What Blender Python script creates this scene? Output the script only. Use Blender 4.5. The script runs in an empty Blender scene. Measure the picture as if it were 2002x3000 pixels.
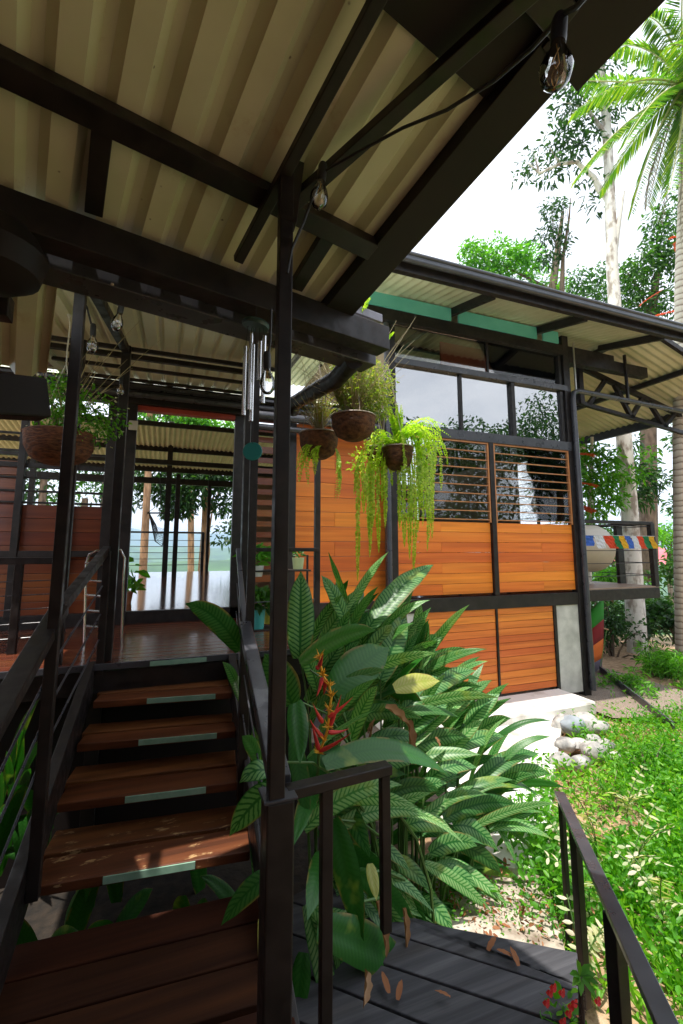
import bpy, math, random
import numpy as np
from mathutils import Vector, Matrix
R=math.radians
rnd=random.Random(7); rg=np.random.default_rng(11)
scene=bpy.context.scene; COL=scene.collection
# ------------------------------------------------------------------ camera
F=1333.;CXP=1001.;CYP=1435.;PIT=R(7.5);YAW=R(21);EZ=1.5
def ray(px,py):
    xc=(px-CXP)/F; yc=-(py-CYP)/F
    f=math.cos(PIT)-yc*math.sin(PIT); z=yc*math.cos(PIT)+math.sin(PIT)
    return Vector((f*math.sin(YAW)+xc*math.cos(YAW), f*math.cos(YAW)-xc*math.sin(YAW), z))
E0=Vector((0,0,EZ))
def aY(px,py,Y): d=ray(px,py); return E0+d*(Y/d.y)
def aX(px,py,X): d=ray(px,py); return E0+d*(X/d.x)
def aZ(px,py,z): d=ray(px,py); return E0+d*((z-EZ)/d.z)
def aD(px,py,D): return E0+ray(px,py)*D
def nrm(v):
    v=Vector(v); return v.normalized()
cam=bpy.data.cameras.new('camera'); co=bpy.data.objects.new('camera',cam); COL.objects.link(co)
cam.sensor_fit='VERTICAL'; cam.sensor_height=36; cam.lens=F/3000*36
cam.shift_y=-(1500-CYP)/3000; cam.shift_x=0
cam.clip_start=.03; cam.clip_end=20000
co.location=E0; co.rotation_euler=(R(90)+PIT,0,-YAW)
scene.camera=co
# ------------------------------------------------------------------ materials
MATS={}
def mat(name,build):
    m=bpy.data.materials.new(name); m.use_nodes=True; nt=m.node_tree; nt.nodes.clear()
    out=nt.nodes.new('ShaderNodeOutputMaterial'); build(nt,out); MATS[name]=m; return m
def N(nt,t,**k):
    n=nt.nodes.new(t)
    for a,b in k.items():
        if a in n.inputs: n.inputs[a].default_value=b
        else: setattr(n,a,b)
    return n
def ramp(nt,fac,stops):
    r=nt.nodes.new('ShaderNodeValToRGB'); cr=r.color_ramp
    while len(cr.elements)<len(stops): cr.elements.new(.5)
    for e,(p,c) in zip(cr.elements,stops): e.position=p; e.color=(*c,1)
    nt.links.new(fac,r.inputs['Fac']); return r
def coords(nt,scale=(1,1,1),kind='Object',rot=(0,0,0)):
    tc=nt.nodes.new('ShaderNodeTexCoord'); mp=nt.nodes.new('ShaderNodeMapping')
    mp.inputs['Scale'].default_value=scale; mp.inputs['Rotation'].default_value=rot
    nt.links.new(tc.outputs[kind],mp.inputs['Vector']); return mp.outputs['Vector']
def geo(nt,o='Random Per Island'): return nt.nodes.new('ShaderNodeNewGeometry').outputs[o]
def math_(nt,op,a,b=None,c=None):
    n=nt.nodes.new('ShaderNodeMath'); n.operation=op
    for i,v in enumerate((a,b,c)):
        if v is None: continue
        if isinstance(v,(int,float)): n.inputs[i].default_value=v
        else: nt.links.new(v,n.inputs[i])
    return n.outputs[0]
def mixc(nt,fac,a,b,mode='MIX'):
    n=nt.nodes.new('ShaderNodeMix'); n.data_type='RGBA'; n.blend_type=mode
    for k,v in ((0,fac),(6,a),(7,b)):
        if isinstance(v,(int,float)): n.inputs[k].default_value=v
        elif isinstance(v,tuple): n.inputs[k].default_value=(*v,1)
        else: nt.links.new(v,n.inputs[k])
    return n.outputs[2]
def bump(nt,h,s=.3,d=.01):
    b=N(nt,'ShaderNodeBump',Strength=s,Distance=d); nt.links.new(h,b.inputs['Height']); return b.outputs[0]
def noise(nt,vec,scale=5,detail=4,rough=.55):
    n=N(nt,'ShaderNodeTexNoise',Scale=scale,Detail=detail,Roughness=rough); nt.links.new(vec,n.inputs['Vector']); return n.outputs['Fac']
def simple(name,c1,c2=None,scale=8,rough=.5,metal=0,sc=(1,1,1),bs=0,island=0,spec=.5,rr=None,coat=0,bd=.004,lo=.35,hi=.65):
    def b(nt,out):
        p=N(nt,'ShaderNodeBsdfPrincipled',Roughness=rough,Metallic=metal); p.inputs['Specular IOR Level'].default_value=spec
        p.inputs['Coat Weight'].default_value=coat; p.inputs['Coat Roughness'].default_value=.15
        v=coords(nt,sc); n=noise(nt,v,scale,5)
        col=ramp(nt,n,[(lo,c1),(hi,c2 or c1)]).outputs[0]
        if island:
            g=geo(nt); f=math_(nt,'MULTIPLY_ADD',g,island*2,1-island)
            cc=nt.nodes.new('ShaderNodeCombineXYZ')
            for i in range(3): nt.links.new(f,cc.inputs[i])
            col=mixc(nt,1.,col,cc.outputs[0],'MULTIPLY')
        nt.links.new(col,p.inputs['Base Color'])
        if bs: nt.links.new(bump(nt,n,bs,bd),p.inputs['Normal'])
        if rr: nt.links.new(ramp(nt,noise(nt,v,scale*1.7,4),[(.35,(rr[0],)*3),(.65,(rr[1],)*3)]).outputs[0],p.inputs['Roughness'])
        nt.links.new(p.outputs[0],out.inputs[0])
    return mat(name,b)
def woodmat(name,ca,cb,cc,axis='X',rough=.4,coat=.2,isl=.25,sc=1,knots=True,wear=0,spec=.5):
    # grain stretched along the board, each board its own tone
    def b(nt,out):
        s={'X':(.5,14,14),'Y':(14,.5,14),'Z':(14,14,.5)}[axis]; s=tuple(q*sc for q in s)
        g=geo(nt); tc=coords(nt,s)
        off=nt.nodes.new('ShaderNodeVectorMath'); off.operation='ADD'; nt.links.new(tc,off.inputs[0])
        cx=nt.nodes.new('ShaderNodeCombineXYZ'); m=math_(nt,'MULTIPLY',g,37.)
        for i in range(3): nt.links.new(m,cx.inputs[i])
        nt.links.new(cx.outputs[0],off.inputs[1]); v=off.outputs[0]
        n=noise(nt,v,1.6,6,.6); n2=noise(nt,v,.5,3)
        col=ramp(nt,n,[(.25,ca),(.5,cb),(.75,cc)]).outputs[0]
        dk=ramp(nt,n2,[(.28,(.72,.66,.6)),(.5,(1,1,1))]).outputs[0]
        col=mixc(nt,1.,col,dk,'MULTIPLY')
        hv=nt.nodes.new('ShaderNodeHueSaturation'); nt.links.new(col,hv.inputs['Color'])
        nt.links.new(math_(nt,'MULTIPLY_ADD',g,isl*2,1-isl),hv.inputs['Value'])
        nt.links.new(math_(nt,'MULTIPLY_ADD',g,.02,.492),hv.inputs['Hue'])
        col=hv.outputs[0]
        if wear:
            w=noise(nt,coords(nt,(3,9,9)),2.2,6,.7); wf=ramp(nt,w,[(wear,(0,0,0)),(wear+.05,(1,1,1))]).outputs[0]
            col=mixc(nt,wf,col,(.42,.26,.12))
        p=N(nt,'ShaderNodeBsdfPrincipled',Roughness=rough); p.inputs['Coat Weight'].default_value=coat; p.inputs['Coat Roughness'].default_value=.12; p.inputs['Specular IOR Level'].default_value=spec
        nt.links.new(col,p.inputs['Base Color']); nt.links.new(bump(nt,n,.25,.003),p.inputs['Normal'])
        nt.links.new(p.outputs[0],out.inputs[0])
    return mat(name,b)
def leafmat(name,c1,c2,c3=None,trans=.35,rough=.45,isl=True,tcol=None):
    def b(nt,out):
        g=geo(nt); st=[(0,c1),(.6,c2)]+([(1,c3)] if c3 else [])
        col=ramp(nt,g,st).outputs[0]
        p=N(nt,'ShaderNodeBsdfPrincipled',Roughness=rough); nt.links.new(col,p.inputs['Base Color']); p.inputs['Specular IOR Level'].default_value=.4
        t=nt.nodes.new('ShaderNodeBsdfTranslucent')
        tc=mixc(nt,1.,col,tcol or (1.5,1.7,.5),'MULTIPLY'); nt.links.new(tc,t.inputs[0])
        mx=nt.nodes.new('ShaderNodeMixShader'); mx.inputs[0].default_value=trans
        nt.links.new(p.outputs[0],mx.inputs[1]); nt.links.new(t.outputs[0],mx.inputs[2]); nt.links.new(mx.outputs[0],out.inputs[0])
    return mat(name,b)
def stripemat(name,dark,pale,stripe=1.,trans=.3):
    def b(nt,out):
        uv=nt.nodes.new('ShaderNodeTexCoord').outputs['UV']; sx=nt.nodes.new('ShaderNodeSeparateXYZ'); nt.links.new(uv,sx.inputs[0])
        u,v=sx.outputs[0],sx.outputs[1]     # u along the leaf in metres, v -1..1 across
        av=math_(nt,'ABSOLUTE',v)
        nz=noise(nt,uv,3,2)
        s=math_(nt,'MULTIPLY_ADD',av,-1.7,math_(nt,'MULTIPLY_ADD',nz,.5,math_(nt,'MULTIPLY',u,46.)))
        w=math_(nt,'ABSOLUTE',math_(nt,'SUBTRACT',math_(nt,'FRACT',s),.5))
        f=ramp(nt,w,[(.12,(0,0,0)),(.24,(1,1,1))]).outputs[0]
        mid=ramp(nt,av,[(.06,(0,0,0)),(.14,(1,1,1)),(.86,(1,1,1)),(.97,(0,0,0))]).outputs[0]
        f=math_(nt,'MULTIPLY',math_(nt,'MULTIPLY',f,mid),stripe)
        g=geo(nt)
        f=math_(nt,'MULTIPLY',f,ramp(nt,g,[(.0,(.15,)*3),(.35,(.6,)*3),(1,(1,)*3)]).outputs[0])
        dk=ramp(nt,g,[(0,dark),(1,tuple(min(1,q*1.7) for q in dark))]).outputs[0]
        col=mixc(nt,f,dk,pale)
        yl=ramp(nt,noise(nt,coords(nt),5.5,3),[(.60,(0,0,0)),(.70,(.55,.55,.55))]).outputs[0]
        col=mixc(nt,yl,col,(.34,.42,.06))
        ed=math_(nt,'MULTIPLY',ramp(nt,av,[(.80,(0,0,0)),(.98,(1,1,1))]).outputs[0],ramp(nt,noise(nt,coords(nt),9,3),[(.50,(0,0,0)),(.60,(.8,.8,.8))]).outputs[0])
        col=mixc(nt,ed,col,(.30,.20,.06))
        p=N(nt,'ShaderNodeBsdfPrincipled',Roughness=.38); nt.links.new(col,p.inputs['Base Color']); p.inputs['Specular IOR Level'].default_value=.45
        nt.links.new(bump(nt,w,.3,.002),p.inputs['Normal'])
        t=nt.nodes.new('ShaderNodeBsdfTranslucent'); nt.links.new(mixc(nt,1.,col,(1.2,1.4,.5),'MULTIPLY'),t.inputs[0])
        mx=nt.nodes.new('ShaderNodeMixShader'); mx.inputs[0].default_value=trans
        nt.links.new(p.outputs[0],mx.inputs[1]); nt.links.new(t.outputs[0],mx.inputs[2]); nt.links.new(mx.outputs[0],out.inputs[0])
    return mat(name,b)
def glassmat(name,tint=(.92,.95,.95),ior=1.5,mn=.0):
    def b(nt,out):
        fr=N(nt,'ShaderNodeFresnel',IOR=ior); t=nt.nodes.new('ShaderNodeBsdfTransparent'); t.inputs[0].default_value=(*tint,1)
        gl=N(nt,'ShaderNodeBsdfGlossy',Roughness=.01); mx=nt.nodes.new('ShaderNodeMixShader')
        nt.links.new(math_(nt,'MAXIMUM',math_(nt,'MULTIPLY',fr.outputs[0],1.6),mn),mx.inputs[0])
        nt.links.new(t.outputs[0],mx.inputs[1]); nt.links.new(gl.outputs[0],mx.inputs[2]); nt.links.new(mx.outputs[0],out.inputs[0])
    return mat(name,b)
STEEL=simple('black_steel',(.009,.0072,.007),(.024,.018,.0165),11,.38,bs=.22,rr=(.3,.55),spec=.35)
STEELB=simple('bluish_steel',(.035,.036,.044),(.055,.056,.066),6,.3,bs=.05,rr=(.25,.4))
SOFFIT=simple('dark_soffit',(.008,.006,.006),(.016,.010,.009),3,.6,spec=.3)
SHEET=simple('cream_sheet',(.55,.57,.41),(.66,.68,.52),2.2,.42,bs=.05,spec=.4)
SHEETR=simple('cream_sheet_rusty',(.43,.45,.29),(.55,.57,.39),2.6,.36,bs=.05,spec=.4)
TEAL=simple('teal_paint',(.13,.60,.64),(.17,.66,.70),4,.5)
TEALD=simple('chime_teal',(.01,.20,.19),(.015,.25,.235),4,.5)
REDP=simple('red_paint',(.30,.035,.02),(.36,.05,.03),4,.5)
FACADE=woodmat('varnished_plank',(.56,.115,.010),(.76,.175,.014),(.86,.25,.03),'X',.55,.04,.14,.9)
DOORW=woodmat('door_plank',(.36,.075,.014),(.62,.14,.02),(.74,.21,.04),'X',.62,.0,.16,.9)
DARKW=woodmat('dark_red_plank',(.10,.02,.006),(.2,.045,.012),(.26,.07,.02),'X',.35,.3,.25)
DECK=woodmat('polished_deck',(.07,.018,.010),(.12,.03,.014),(.16,.045,.02),'X',.22,.35,.2)
FLOORP=woodmat('mirror_deck',(.09,.03,.02),(.14,.05,.03),(.18,.06,.04),'X',.12,.6,.15)
TREAD=woodmat('stair_wood',(.05,.015,.005),(.12,.036,.011),(.20,.066,.020),'X',.5,.08,.22,spec=.3)
TREADW=woodmat('worn_stair_wood',(.05,.015,.005),(.12,.036,.011),(.20,.066,.020),'X',.5,.12,.2,wear=.585)
_w=woodmat
LANDW=woodmat('landing_wood',(.016,.005,.003),(.042,.013,.006),(.070,.021,.008),'X',.7,.0,.25,spec=.15)
GREYW=woodmat('weathered_board',(.030,.030,.035),(.062,.062,.070),(.12,.12,.13),'X',.75,0,.3,spec=.25)
def stripf(nt,out): pass
STRIP=simple('green_strip',(.20,.36,.26),(.27,.44,.33),18,.7)
CONC=simple('concrete',(.42,.40,.36),(.62,.59,.54),5,.85,bs=.3,bd=.006)
CONCW=simple('pale_concrete',(.36,.33,.28),(.72,.70,.66),2.6,.85,bs=.4,bd=.008,lo=.33,hi=.52)
STONE=simple('river_stone',(.17,.165,.16),(.50,.48,.44),9,.75,island=.25,bs=.3)
SOIL=simple('sandy_soil',(.42,.25,.14),(.62,.42,.27),9,.95,bs=.5,bd=.02)
GRAVEL=simple('gravel',(.10,.075,.055),(.42,.33,.26),110,.95,bs=.9,bd=.02)
BARKP=simple('pale_bark',(.34,.28,.24),(.74,.70,.66),7,.9,sc=(1,1,.5),bs=.5,bd=.02,lo=.38,hi=.52)
BARKD=simple('brown_bark',(.10,.07,.05),(.25,.18,.13),10,.9,sc=(1,1,.35),bs=.6,bd=.02)
BARKO=simple('tan_bark',(.22,.13,.07),(.5,.3,.17),8,.9,sc=(1,1,.3),bs=.4,bd=.02)
def palmbark(nt,out):
    v=coords(nt); sx=nt.nodes.new('ShaderNodeSeparateXYZ'); nt.links.new(v,sx.inputs[0])
    nz=noise(nt,v,6,4); w=math_(nt,'FRACT',math_(nt,'MULTIPLY_ADD',sx.outputs[2],9.,math_(nt,'MULTIPLY',nz,.9)))
    col=ramp(nt,w,[(.0,(.16,.11,.09)),(.2,(.5,.45,.4)),(.8,(.62,.58,.54)),(1,(.3,.24,.2))]).outputs[0]
    p=N(nt,'ShaderNodeBsdfPrincipled',Roughness=.9); nt.links.new(col,p.inputs[0]); nt.links.new(bump(nt,w,.6,.02),p.inputs['Normal']); nt.links.new(p.outputs[0],out.inputs[0])
BARKPALM=mat('palm_bark',palmbark)
COIR=simple('coir',(.045,.018,.008),(.17,.075,.03),30,.95,bs=1,bd=.01,sc=(1,1,1.6))
WICKER=simple('wicker',(.05,.015,.006),(.2,.075,.03),26,.8,bs=1,bd=.01,sc=(1,1,4))
CHROME=simple('chrome',(.7,.7,.7),(.75,.75,.75),4,.22,metal=1)
WIRE=simple('wire',(.35,.34,.33),(.5,.5,.5),9,.4,metal=.6)
RUBBER=simple('black_rubber',(.012,.012,.012),(.018,.018,.018),9,.5)
BULBG=glassmat('bulb_glass',(.98,.98,.97),1.45,.16)
PANE=glassmat('window_glass',(.93,.93,.91),1.42,.0)
PANEM=glassmat('mirror_window_glass',(.40,.43,.44),1.9,.50)
FILAM=simple('filament',(.6,.3,.08),(.7,.4,.1),4,.4,metal=.3)
LEAFS=stripemat('striped_leaf',(.012,.095,.014),(.21,.42,.14),1.,.36)
LEAFS2=stripemat('pale_striped_leaf',(.04,.17,.03),(.38,.58,.24),.95,.42)
LEAFP=stripemat('plain_leaf',(.016,.095,.010),(.040,.165,.022),.8)
LEAFY=leafmat('yellow_leaf',(.55,.42,.10),(.6,.5,.14),(.5,.5,.1),.3)
LEAFB=leafmat('dry_leaf',(.20,.09,.035),(.33,.18,.08),(.45,.30,.19),.2,.8,tcol=(1.2,1,.8))
DRYO=leafmat('fallen_leaf',(.16,.06,.025),(.30,.12,.05),(.42,.24,.13),.15,.8,tcol=(1.2,1,.8))
STEM=simple('stem_green',(.05,.12,.02),(.09,.18,.04),12,.5)
BRED=simple('red_bract',(.55,.02,.03),(.7,.05,.04),10,.4)
BYEL=simple('yellow_flower',(.75,.36,.02),(.85,.5,.05),10,.4)
FERN=leafmat('fern',(.22,.38,.02),(.40,.56,.05),(.60,.68,.16),.5)
FERNU=leafmat('airy_fern',(.14,.24,.03),(.30,.36,.07),(.38,.30,.16),.45)
TREEL=leafmat('tree_leaf',(.02,.075,.012),(.045,.14,.02),(.09,.22,.03),.4)
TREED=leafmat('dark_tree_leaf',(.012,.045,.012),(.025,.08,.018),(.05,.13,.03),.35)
TREEY=leafmat('light_tree_leaf',(.05,.18,.015),(.10,.30,.02),(.18,.42,.04),.5)
PALML=leafmat('palm_leaf',(.05,.15,.015),(.11,.26,.025),(.34,.40,.05),.45)
PALMD=leafmat('dry_palm_leaf',(.16,.13,.09),(.28,.24,.18),(.36,.33,.27),.3,tcol=(1.1,1,.9))
GRASSL=leafmat('grass_leaf',(.07,.24,.012),(.15,.38,.02),(.32,.55,.05),.5)
WEEDL=leafmat('weed_leaf',(.05,.20,.014),(.09,.30,.02),(.18,.42,.035),.45)
VARIEG=leafmat('variegated_leaf',(.35,.42,.22),(.62,.60,.38),(.72,.62,.5),.35)
FLORED=leafmat('red_flower',(.6,.03,.03),(.75,.05,.06),(.8,.12,.1),.3,tcol=(1.3,.8,.8))
FLOORG=leafmat('orange_red_flower',(.6,.06,.03),(.72,.12,.04),(.7,.22,.1),.3,tcol=(1.3,.8,.6))
GOUTL=simple('outlet_white',(.45,.42,.36),(.5,.47,.4),4,.5)
TANK=simple('beige_tank',(.55,.49,.41),(.62,.56,.48),3,.45)
TERRA=simple('terracotta',(.38,.13,.05),(.48,.18,.08),8,.8)
def col(name,c,rough=.6,trans=0): return simple(name,tuple(q*.88 for q in c),c,6,rough)
# ------------------------------------------------------------------ objects
def obj(name,me,parent=None,**k):
    o=bpy.data.objects.new(name,me); COL.objects.link(o)
    if parent is not None: o.parent=parent
    tag(o,**k); return o
def tag(o,label=None,cat=None,group=None,kind=None):
    if label: o['label']=label
    if cat: o['category']=cat
    if group: o['group']=group
    if kind: o['kind']=kind
    return o
def thing(name,label,cat,group=None): return obj(name,None,None,label=label,cat=cat,group=group)
class MB:
    def __init__(s): s.v=[]; s.f=[]; s.uv=[]; s.smooth=False
    def add(s,vs,fs,uvs=None):
        b=len(s.v); s.v+= [tuple(q) for q in vs]; s.f+=[tuple(b+i for i in f) for f in fs]
        if uvs: s.uv+=uvs
        return s
    def box(s,a,b):
        (x0,y0,z0),(x1,y1,z1)=((min(a[0],b[0]),min(a[1],b[1]),min(a[2],b[2])),(max(a[0],b[0]),max(a[1],b[1]),max(a[2],b[2])))
        return s.add([(x0,y0,z0),(x1,y0,z0),(x1,y1,z0),(x0,y1,z0),(x0,y0,z1),(x1,y0,z1),(x1,y1,z1),(x0,y1,z1)],
            [(0,3,2,1),(4,5,6,7),(0,1,5,4),(1,2,6,5),(2,3,7,6),(3,0,4,7)])
    def beam(s,p,q,w,h,up=(0,0,1)):
        p=Vector(p);q=Vector(q);a=(q-p).normalized();up=Vector(up)
        if abs(a.dot(up))>.98: up=Vector((0,1,0))
        sd=a.cross(up).normalized()*w/2; u=sd.cross(a).normalized()*h/2
        vs=[p-sd-u,p+sd-u,p+sd+u,p-sd+u,q-sd-u,q+sd-u,q+sd+u,q-sd+u]
        return s.add(vs,[(0,1,2,3),(7,6,5,4),(0,4,5,1),(1,5,6,2),(2,6,7,3),(3,7,4,0)])
    def tube(s,pts,r,n=8,cap=True):
        pts=[Vector(p) for p in pts]; rs=r if isinstance(r,(list,tuple)) else [r]*len(pts)
        ref=None; rings=[]
        for i,p in enumerate(pts):
            a=(pts[min(i+1,len(pts)-1)]-pts[max(i-1,0)]).normalized()
            if ref is None: ref=a.orthogonal().normalized()
            ref=(ref-a*ref.dot(a)).normalized(); b=a.cross(ref)
            rings.append([p+(ref*math.cos(t)+b*math.sin(t))*rs[i] for t in [2*math.pi*k/n for k in range(n)]])
        vs=[v for rr in rings for v in rr]; fs=[]
        for i in range(len(pts)-1):
            for k in range(n): fs.append((i*n+k,i*n+(k+1)%n,(i+1)*n+(k+1)%n,(i+1)*n+k))
        if cap: fs.append(tuple(range(n))[::-1]); fs.append(tuple((len(pts)-1)*n+k for k in range(n)))
        s.smooth=True
        return s.add(vs,fs)
    def lathe(s,c,prof,n=20,axis=(0,0,1)):
        c=Vector(c); a=Vector(axis).normalized(); x=a.orthogonal().normalized(); y=a.cross(x); vs=[];fs=[]
        for r,z in prof:
            for k in range(n):
                t=2*math.pi*k/n; vs.append(c+x*r*math.cos(t)+y*r*math.sin(t)+a*z)
        for i in range(len(prof)-1):
            for k in range(n): fs.append((i*n+k,i*n+(k+1)%n,(i+1)*n+(k+1)%n,(i+1)*n+k))
        s.smooth=True
        return s.add(vs,fs)
    def blob(s,c,r,jit=.12,seed=0,n=10):
        q=random.Random(seed); c=Vector(c); vs=[];fs=[]
        for i in range(n+1):
            th=math.pi*i/n
            for k in range(n*2):
                ph=math.pi*k/n; d=Vector((math.sin(th)*math.cos(ph),math.sin(th)*math.sin(ph),math.cos(th)))
                w=1+jit*(math.sin(3*d.x+seed)+math.sin(2.7*d.y+seed*2)+math.sin(3.3*d.z+seed*3)+.6*math.sin(7*d.x+5*d.y+seed)+.5*math.sin(9*d.z-6*d.y+seed*2))/2
                vs.append(c+Vector((d.x*r[0],d.y*r[1],d.z*r[2]))*w)
        m=n*2
        for i in range(n):
            for k in range(m): fs.append((i*m+k,(i+1)*m+k,(i+1)*m+(k+1)%m,i*m+(k+1)%m))
        s.smooth=True
        return s.add(vs,fs)
    def build(s,name,m,parent=None,bev=0,**k):
        me=bpy.data.meshes.new(name); me.from_pydata(s.v,[],s.f)
        if s.uv:
            l=me.uv_layers.new(name='UVMap')
            for i,lp in enumerate(me.loops): l.data[i].uv=s.uv[lp.vertex_index]
        me.materials.append(m)
        if s.smooth:
            me.polygons.foreach_set('use_smooth',[True]*len(me.polygons))
            try: me.set_sharp_from_angle(angle=R(40))
            except Exception: pass
        me.update()
        o=obj(name,me,parent,**k)
        if bev:
            b=o.modifiers.new('bevel','BEVEL'); b.width=bev; b.segments=2; b.limit_method='ANGLE'
        return o
def part(name,m,parent,fn,bev=0,**k):
    b=MB(); fn(b); return b.build(name,m,parent,bev,**k)
def bm_(name,m,parent,p,q,w,h,up=(0,0,1),bev=.003,**k):
    return MB().beam(p,q,w,h,up).build(name,m,parent,bev,**k)
def planks(b,x0,x1,z0,z1,y,n,gap=.004,th=.02,splits=()):
    # horizontal boards in the XZ plane at depth y (front face)
    h=(z1-z0)/n
    for i in range(n):
        xs=[x0]+[s for s in splits if x0<s<x1 and (i%2==0)]+[x1]
        for a,c in zip(xs[:-1],xs[1:]):
            b.box((a+.001,y+rnd.uniform(0,.003),z0+i*h+gap/2),(c-.001,y+th,z0+(i+1)*h-gap/2))
def stained(name,c1,c2,rust,sc=2.4,rough=.36):
    def b(nt,out):
        v=coords(nt); n=noise(nt,v,sc,4); c=ramp(nt,n,[(.35,c1),(.65,c2)]).outputs[0]
        w=N(nt,'ShaderNodeTexVoronoi',Scale=9.); nt.links.new(v,w.inputs['Vector'])
        sp=ramp(nt,math_(nt,'MULTIPLY_ADD',noise(nt,v,30,3),.10,w.outputs['Distance']),[(.07,(1,1,1)),(.10,(0,0,0))]).outputs[0]
        st=ramp(nt,noise(nt,coords(nt,(1,1,1)),4.5,7,.7),[(.58,(0,0,0)),(.72,(.55,.55,.55))]).outputs[0]
        c=mixc(nt,st,c,rust); c=mixc(nt,math_(nt,'MULTIPLY',sp,.7),c,(.05,.03,.015))
        p=N(nt,'ShaderNodeBsdfPrincipled',Roughness=rough); p.inputs['Specular IOR Level'].default_value=.4
        nt.links.new(c,p.inputs[0]); nt.links.new(bump(nt,n,.08,.01),p.inputs['Normal']); nt.links.new(p.outputs[0],out.inputs[0])
    return mat(name,b)
SHEETR=stained('stained_sheet',(.58,.60,.45),(.69,.71,.56),(.42,.32,.19))
def sheet(o,eu,ev,Lu,Lv,pitch=.14,h=.03,flat=.62,nv=2):
    # profiled metal sheet: ribs run along ev, profile repeats along eu
    eu=Vector(eu).normalized(); ev=Vector(ev).normalized(); nn=eu.cross(ev).normalized()
    if nn.z<0: nn=-nn
    prof=[]; u=0
    a=pitch*flat; c=(pitch-a)/3.1
    while u<Lu:
        for du,hh in ((0,0),(a,0),(a+c,h),(a+2.1*c,h)):
            if u+du<=Lu: prof.append((u+du,hh))
        u+=pitch
    prof.append((Lu,0))
    b=MB(); vs=[]
    for j in range(nv+1):
        for (u,hh) in prof: vs.append(Vector(o)+eu*u+ev*(Lv*j/nv)+nn*hh)
    m=len(prof); fs=[(j*m+i,j*m+i+1,(j+1)*m+i+1,(j+1)*m+i) for j in range(nv) for i in range(m-1)]
    b.add(vs,fs); return b
def wavy(o,eu,ev,Lu,Lv,pitch=.076,h=.012):
    eu=Vector(eu).normalized(); ev=Vector(ev).normalized(); nn=eu.cross(ev).normalized()
    if nn.z<0: nn=-nn
    n=int(Lu/pitch*6); vs=[]
    for j in (0,1):
        for i in range(n+1):
            u=Lu*i/n; vs.append(Vector(o)+eu*u+ev*(Lv*j)+nn*h*math.sin(2*math.pi*u/pitch))
    b=MB(); b.add(vs,[(i,i+1,n+1+i+1,n+1+i) for i in range(n)]); b.smooth=True; return b
# vectorised leaf scatter: every leaf a folded rhombus of its own
def leafmesh(name,C,D,Nn,L,W,m,parent=None,fold=.18,droop=.15,**k):
    n=len(C); C=np.asarray(C,float);D=np.asarray(D,float);Nn=np.asarray(Nn,float)
    D/=np.linalg.norm(D,axis=1)[:,None]+1e-9
    S=np.cross(D,Nn); S/=np.linalg.norm(S,axis=1)[:,None]+1e-9
    U=np.cross(S,D); L=np.broadcast_to(L,(n,))[:,None]; W=np.broadcast_to(W,(n,))[:,None]
    v=np.empty((n,6,3)); dz=np.array([0,0,1.])
    v[:,0]=C; v[:,3]=C+D*L-dz*L*droop
    for i,(t,w) in enumerate(((.3,.42),(.66,.40))):
        v[:,1+i]=C+D*L*t+S*W*w+U*W*fold-dz*L*droop*t*t
        v[:,5-i]=C+D*L*t-S*W*w+U*W*fold-dz*L*droop*t*t
    me=bpy.data.meshes.new(name); me.vertices.add(n*6); me.vertices.foreach_set('co',v.reshape(-1))
    base=(np.arange(n)*6)[:,None]
    f=np.array([[0,1,2,3],[0,3,4,5]])[None]+base[:,None]
    me.loops.add(n*8); me.loops.foreach_set('vertex_index',f.reshape(-1).astype(np.int32))
    me.polygons.add(n*2); me.polygons.foreach_set('loop_start',np.arange(n*2,dtype=np.int32)*4)
    me.materials.append(m); me.update(calc_edges=True); me.validate()
    return obj(name,me,parent,**k)
def rdir(n,up=0.):
    d=rg.normal(size=(n,3)); d[:,2]+=up; return d/np.linalg.norm(d,axis=1)[:,None]
def clumps(centers,radii,per,leaf,lw,m,name,parent,flat=.7,up=.0,droop=.3,**k):
    Cs=[];Ds=[];Ls=[]
    for c,r,pn in zip(centers,radii,per):
        d=rdir(pn); q=rg.random(pn)**(1/2.2)
        p=np.array(c)+d*q[:,None]*np.array([r,r,r*flat]); Cs.append(p)
        dd=d*.6+rdir(pn)*.9; dd[:,2]+=up; Ds.append(dd); Ls.append(leaf*rg.uniform(.6,1.3,pn))
    C=np.vstack(Cs);D=np.vstack(Ds);L=np.hstack(Ls); Nn=rdir(len(C),.9)
    return leafmesh(name,C,D,Nn,L,L*lw,m,parent,droop=droop,**k)
# ================================================================== near canopy
az=R(-14); E2=Vector((math.sin(az),math.cos(az),0)); E1=Vector((E2.y,-E2.x,0)); G0=Vector((.1,1.8,0)); SR=.28; Z0=2.62
def nr(u,d,o=0): return G0+E1*u-E2*d+Vector((0,0,Z0+SR*d+o))
UPR=(E1.cross(-E2+Vector((0,0,SR)))).normalized(); UPR=UPR if UPR.z>0 else -UPR
ULE=-.49
can=thing('entrance_canopy','black steel framed canopy with ribbed cream metal sheets overhead in the foreground','canopy')
vdir=-E2+Vector((0,0,SR))
sheet(nr(-.70,-.02,.004)-E1*0,E1,vdir,1.275,1.04,.148,.042,.44,3).build('roofing_sheet',SHEETR,can)
sheet(nr(-1.735,-.02,0),E1,vdir,1.10,1.10,.148,.042,.44,3).build('roofing_sheet',SHEETR,can)
sheet(nr(-1.80,-.92,-.02),E1,vdir,1.80+ULE,.88,.148,.042,.44,3).build('roofing_sheet',SHEETR,can,label='ribbed cream sheet hanging past the gutter at the far left')
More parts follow.
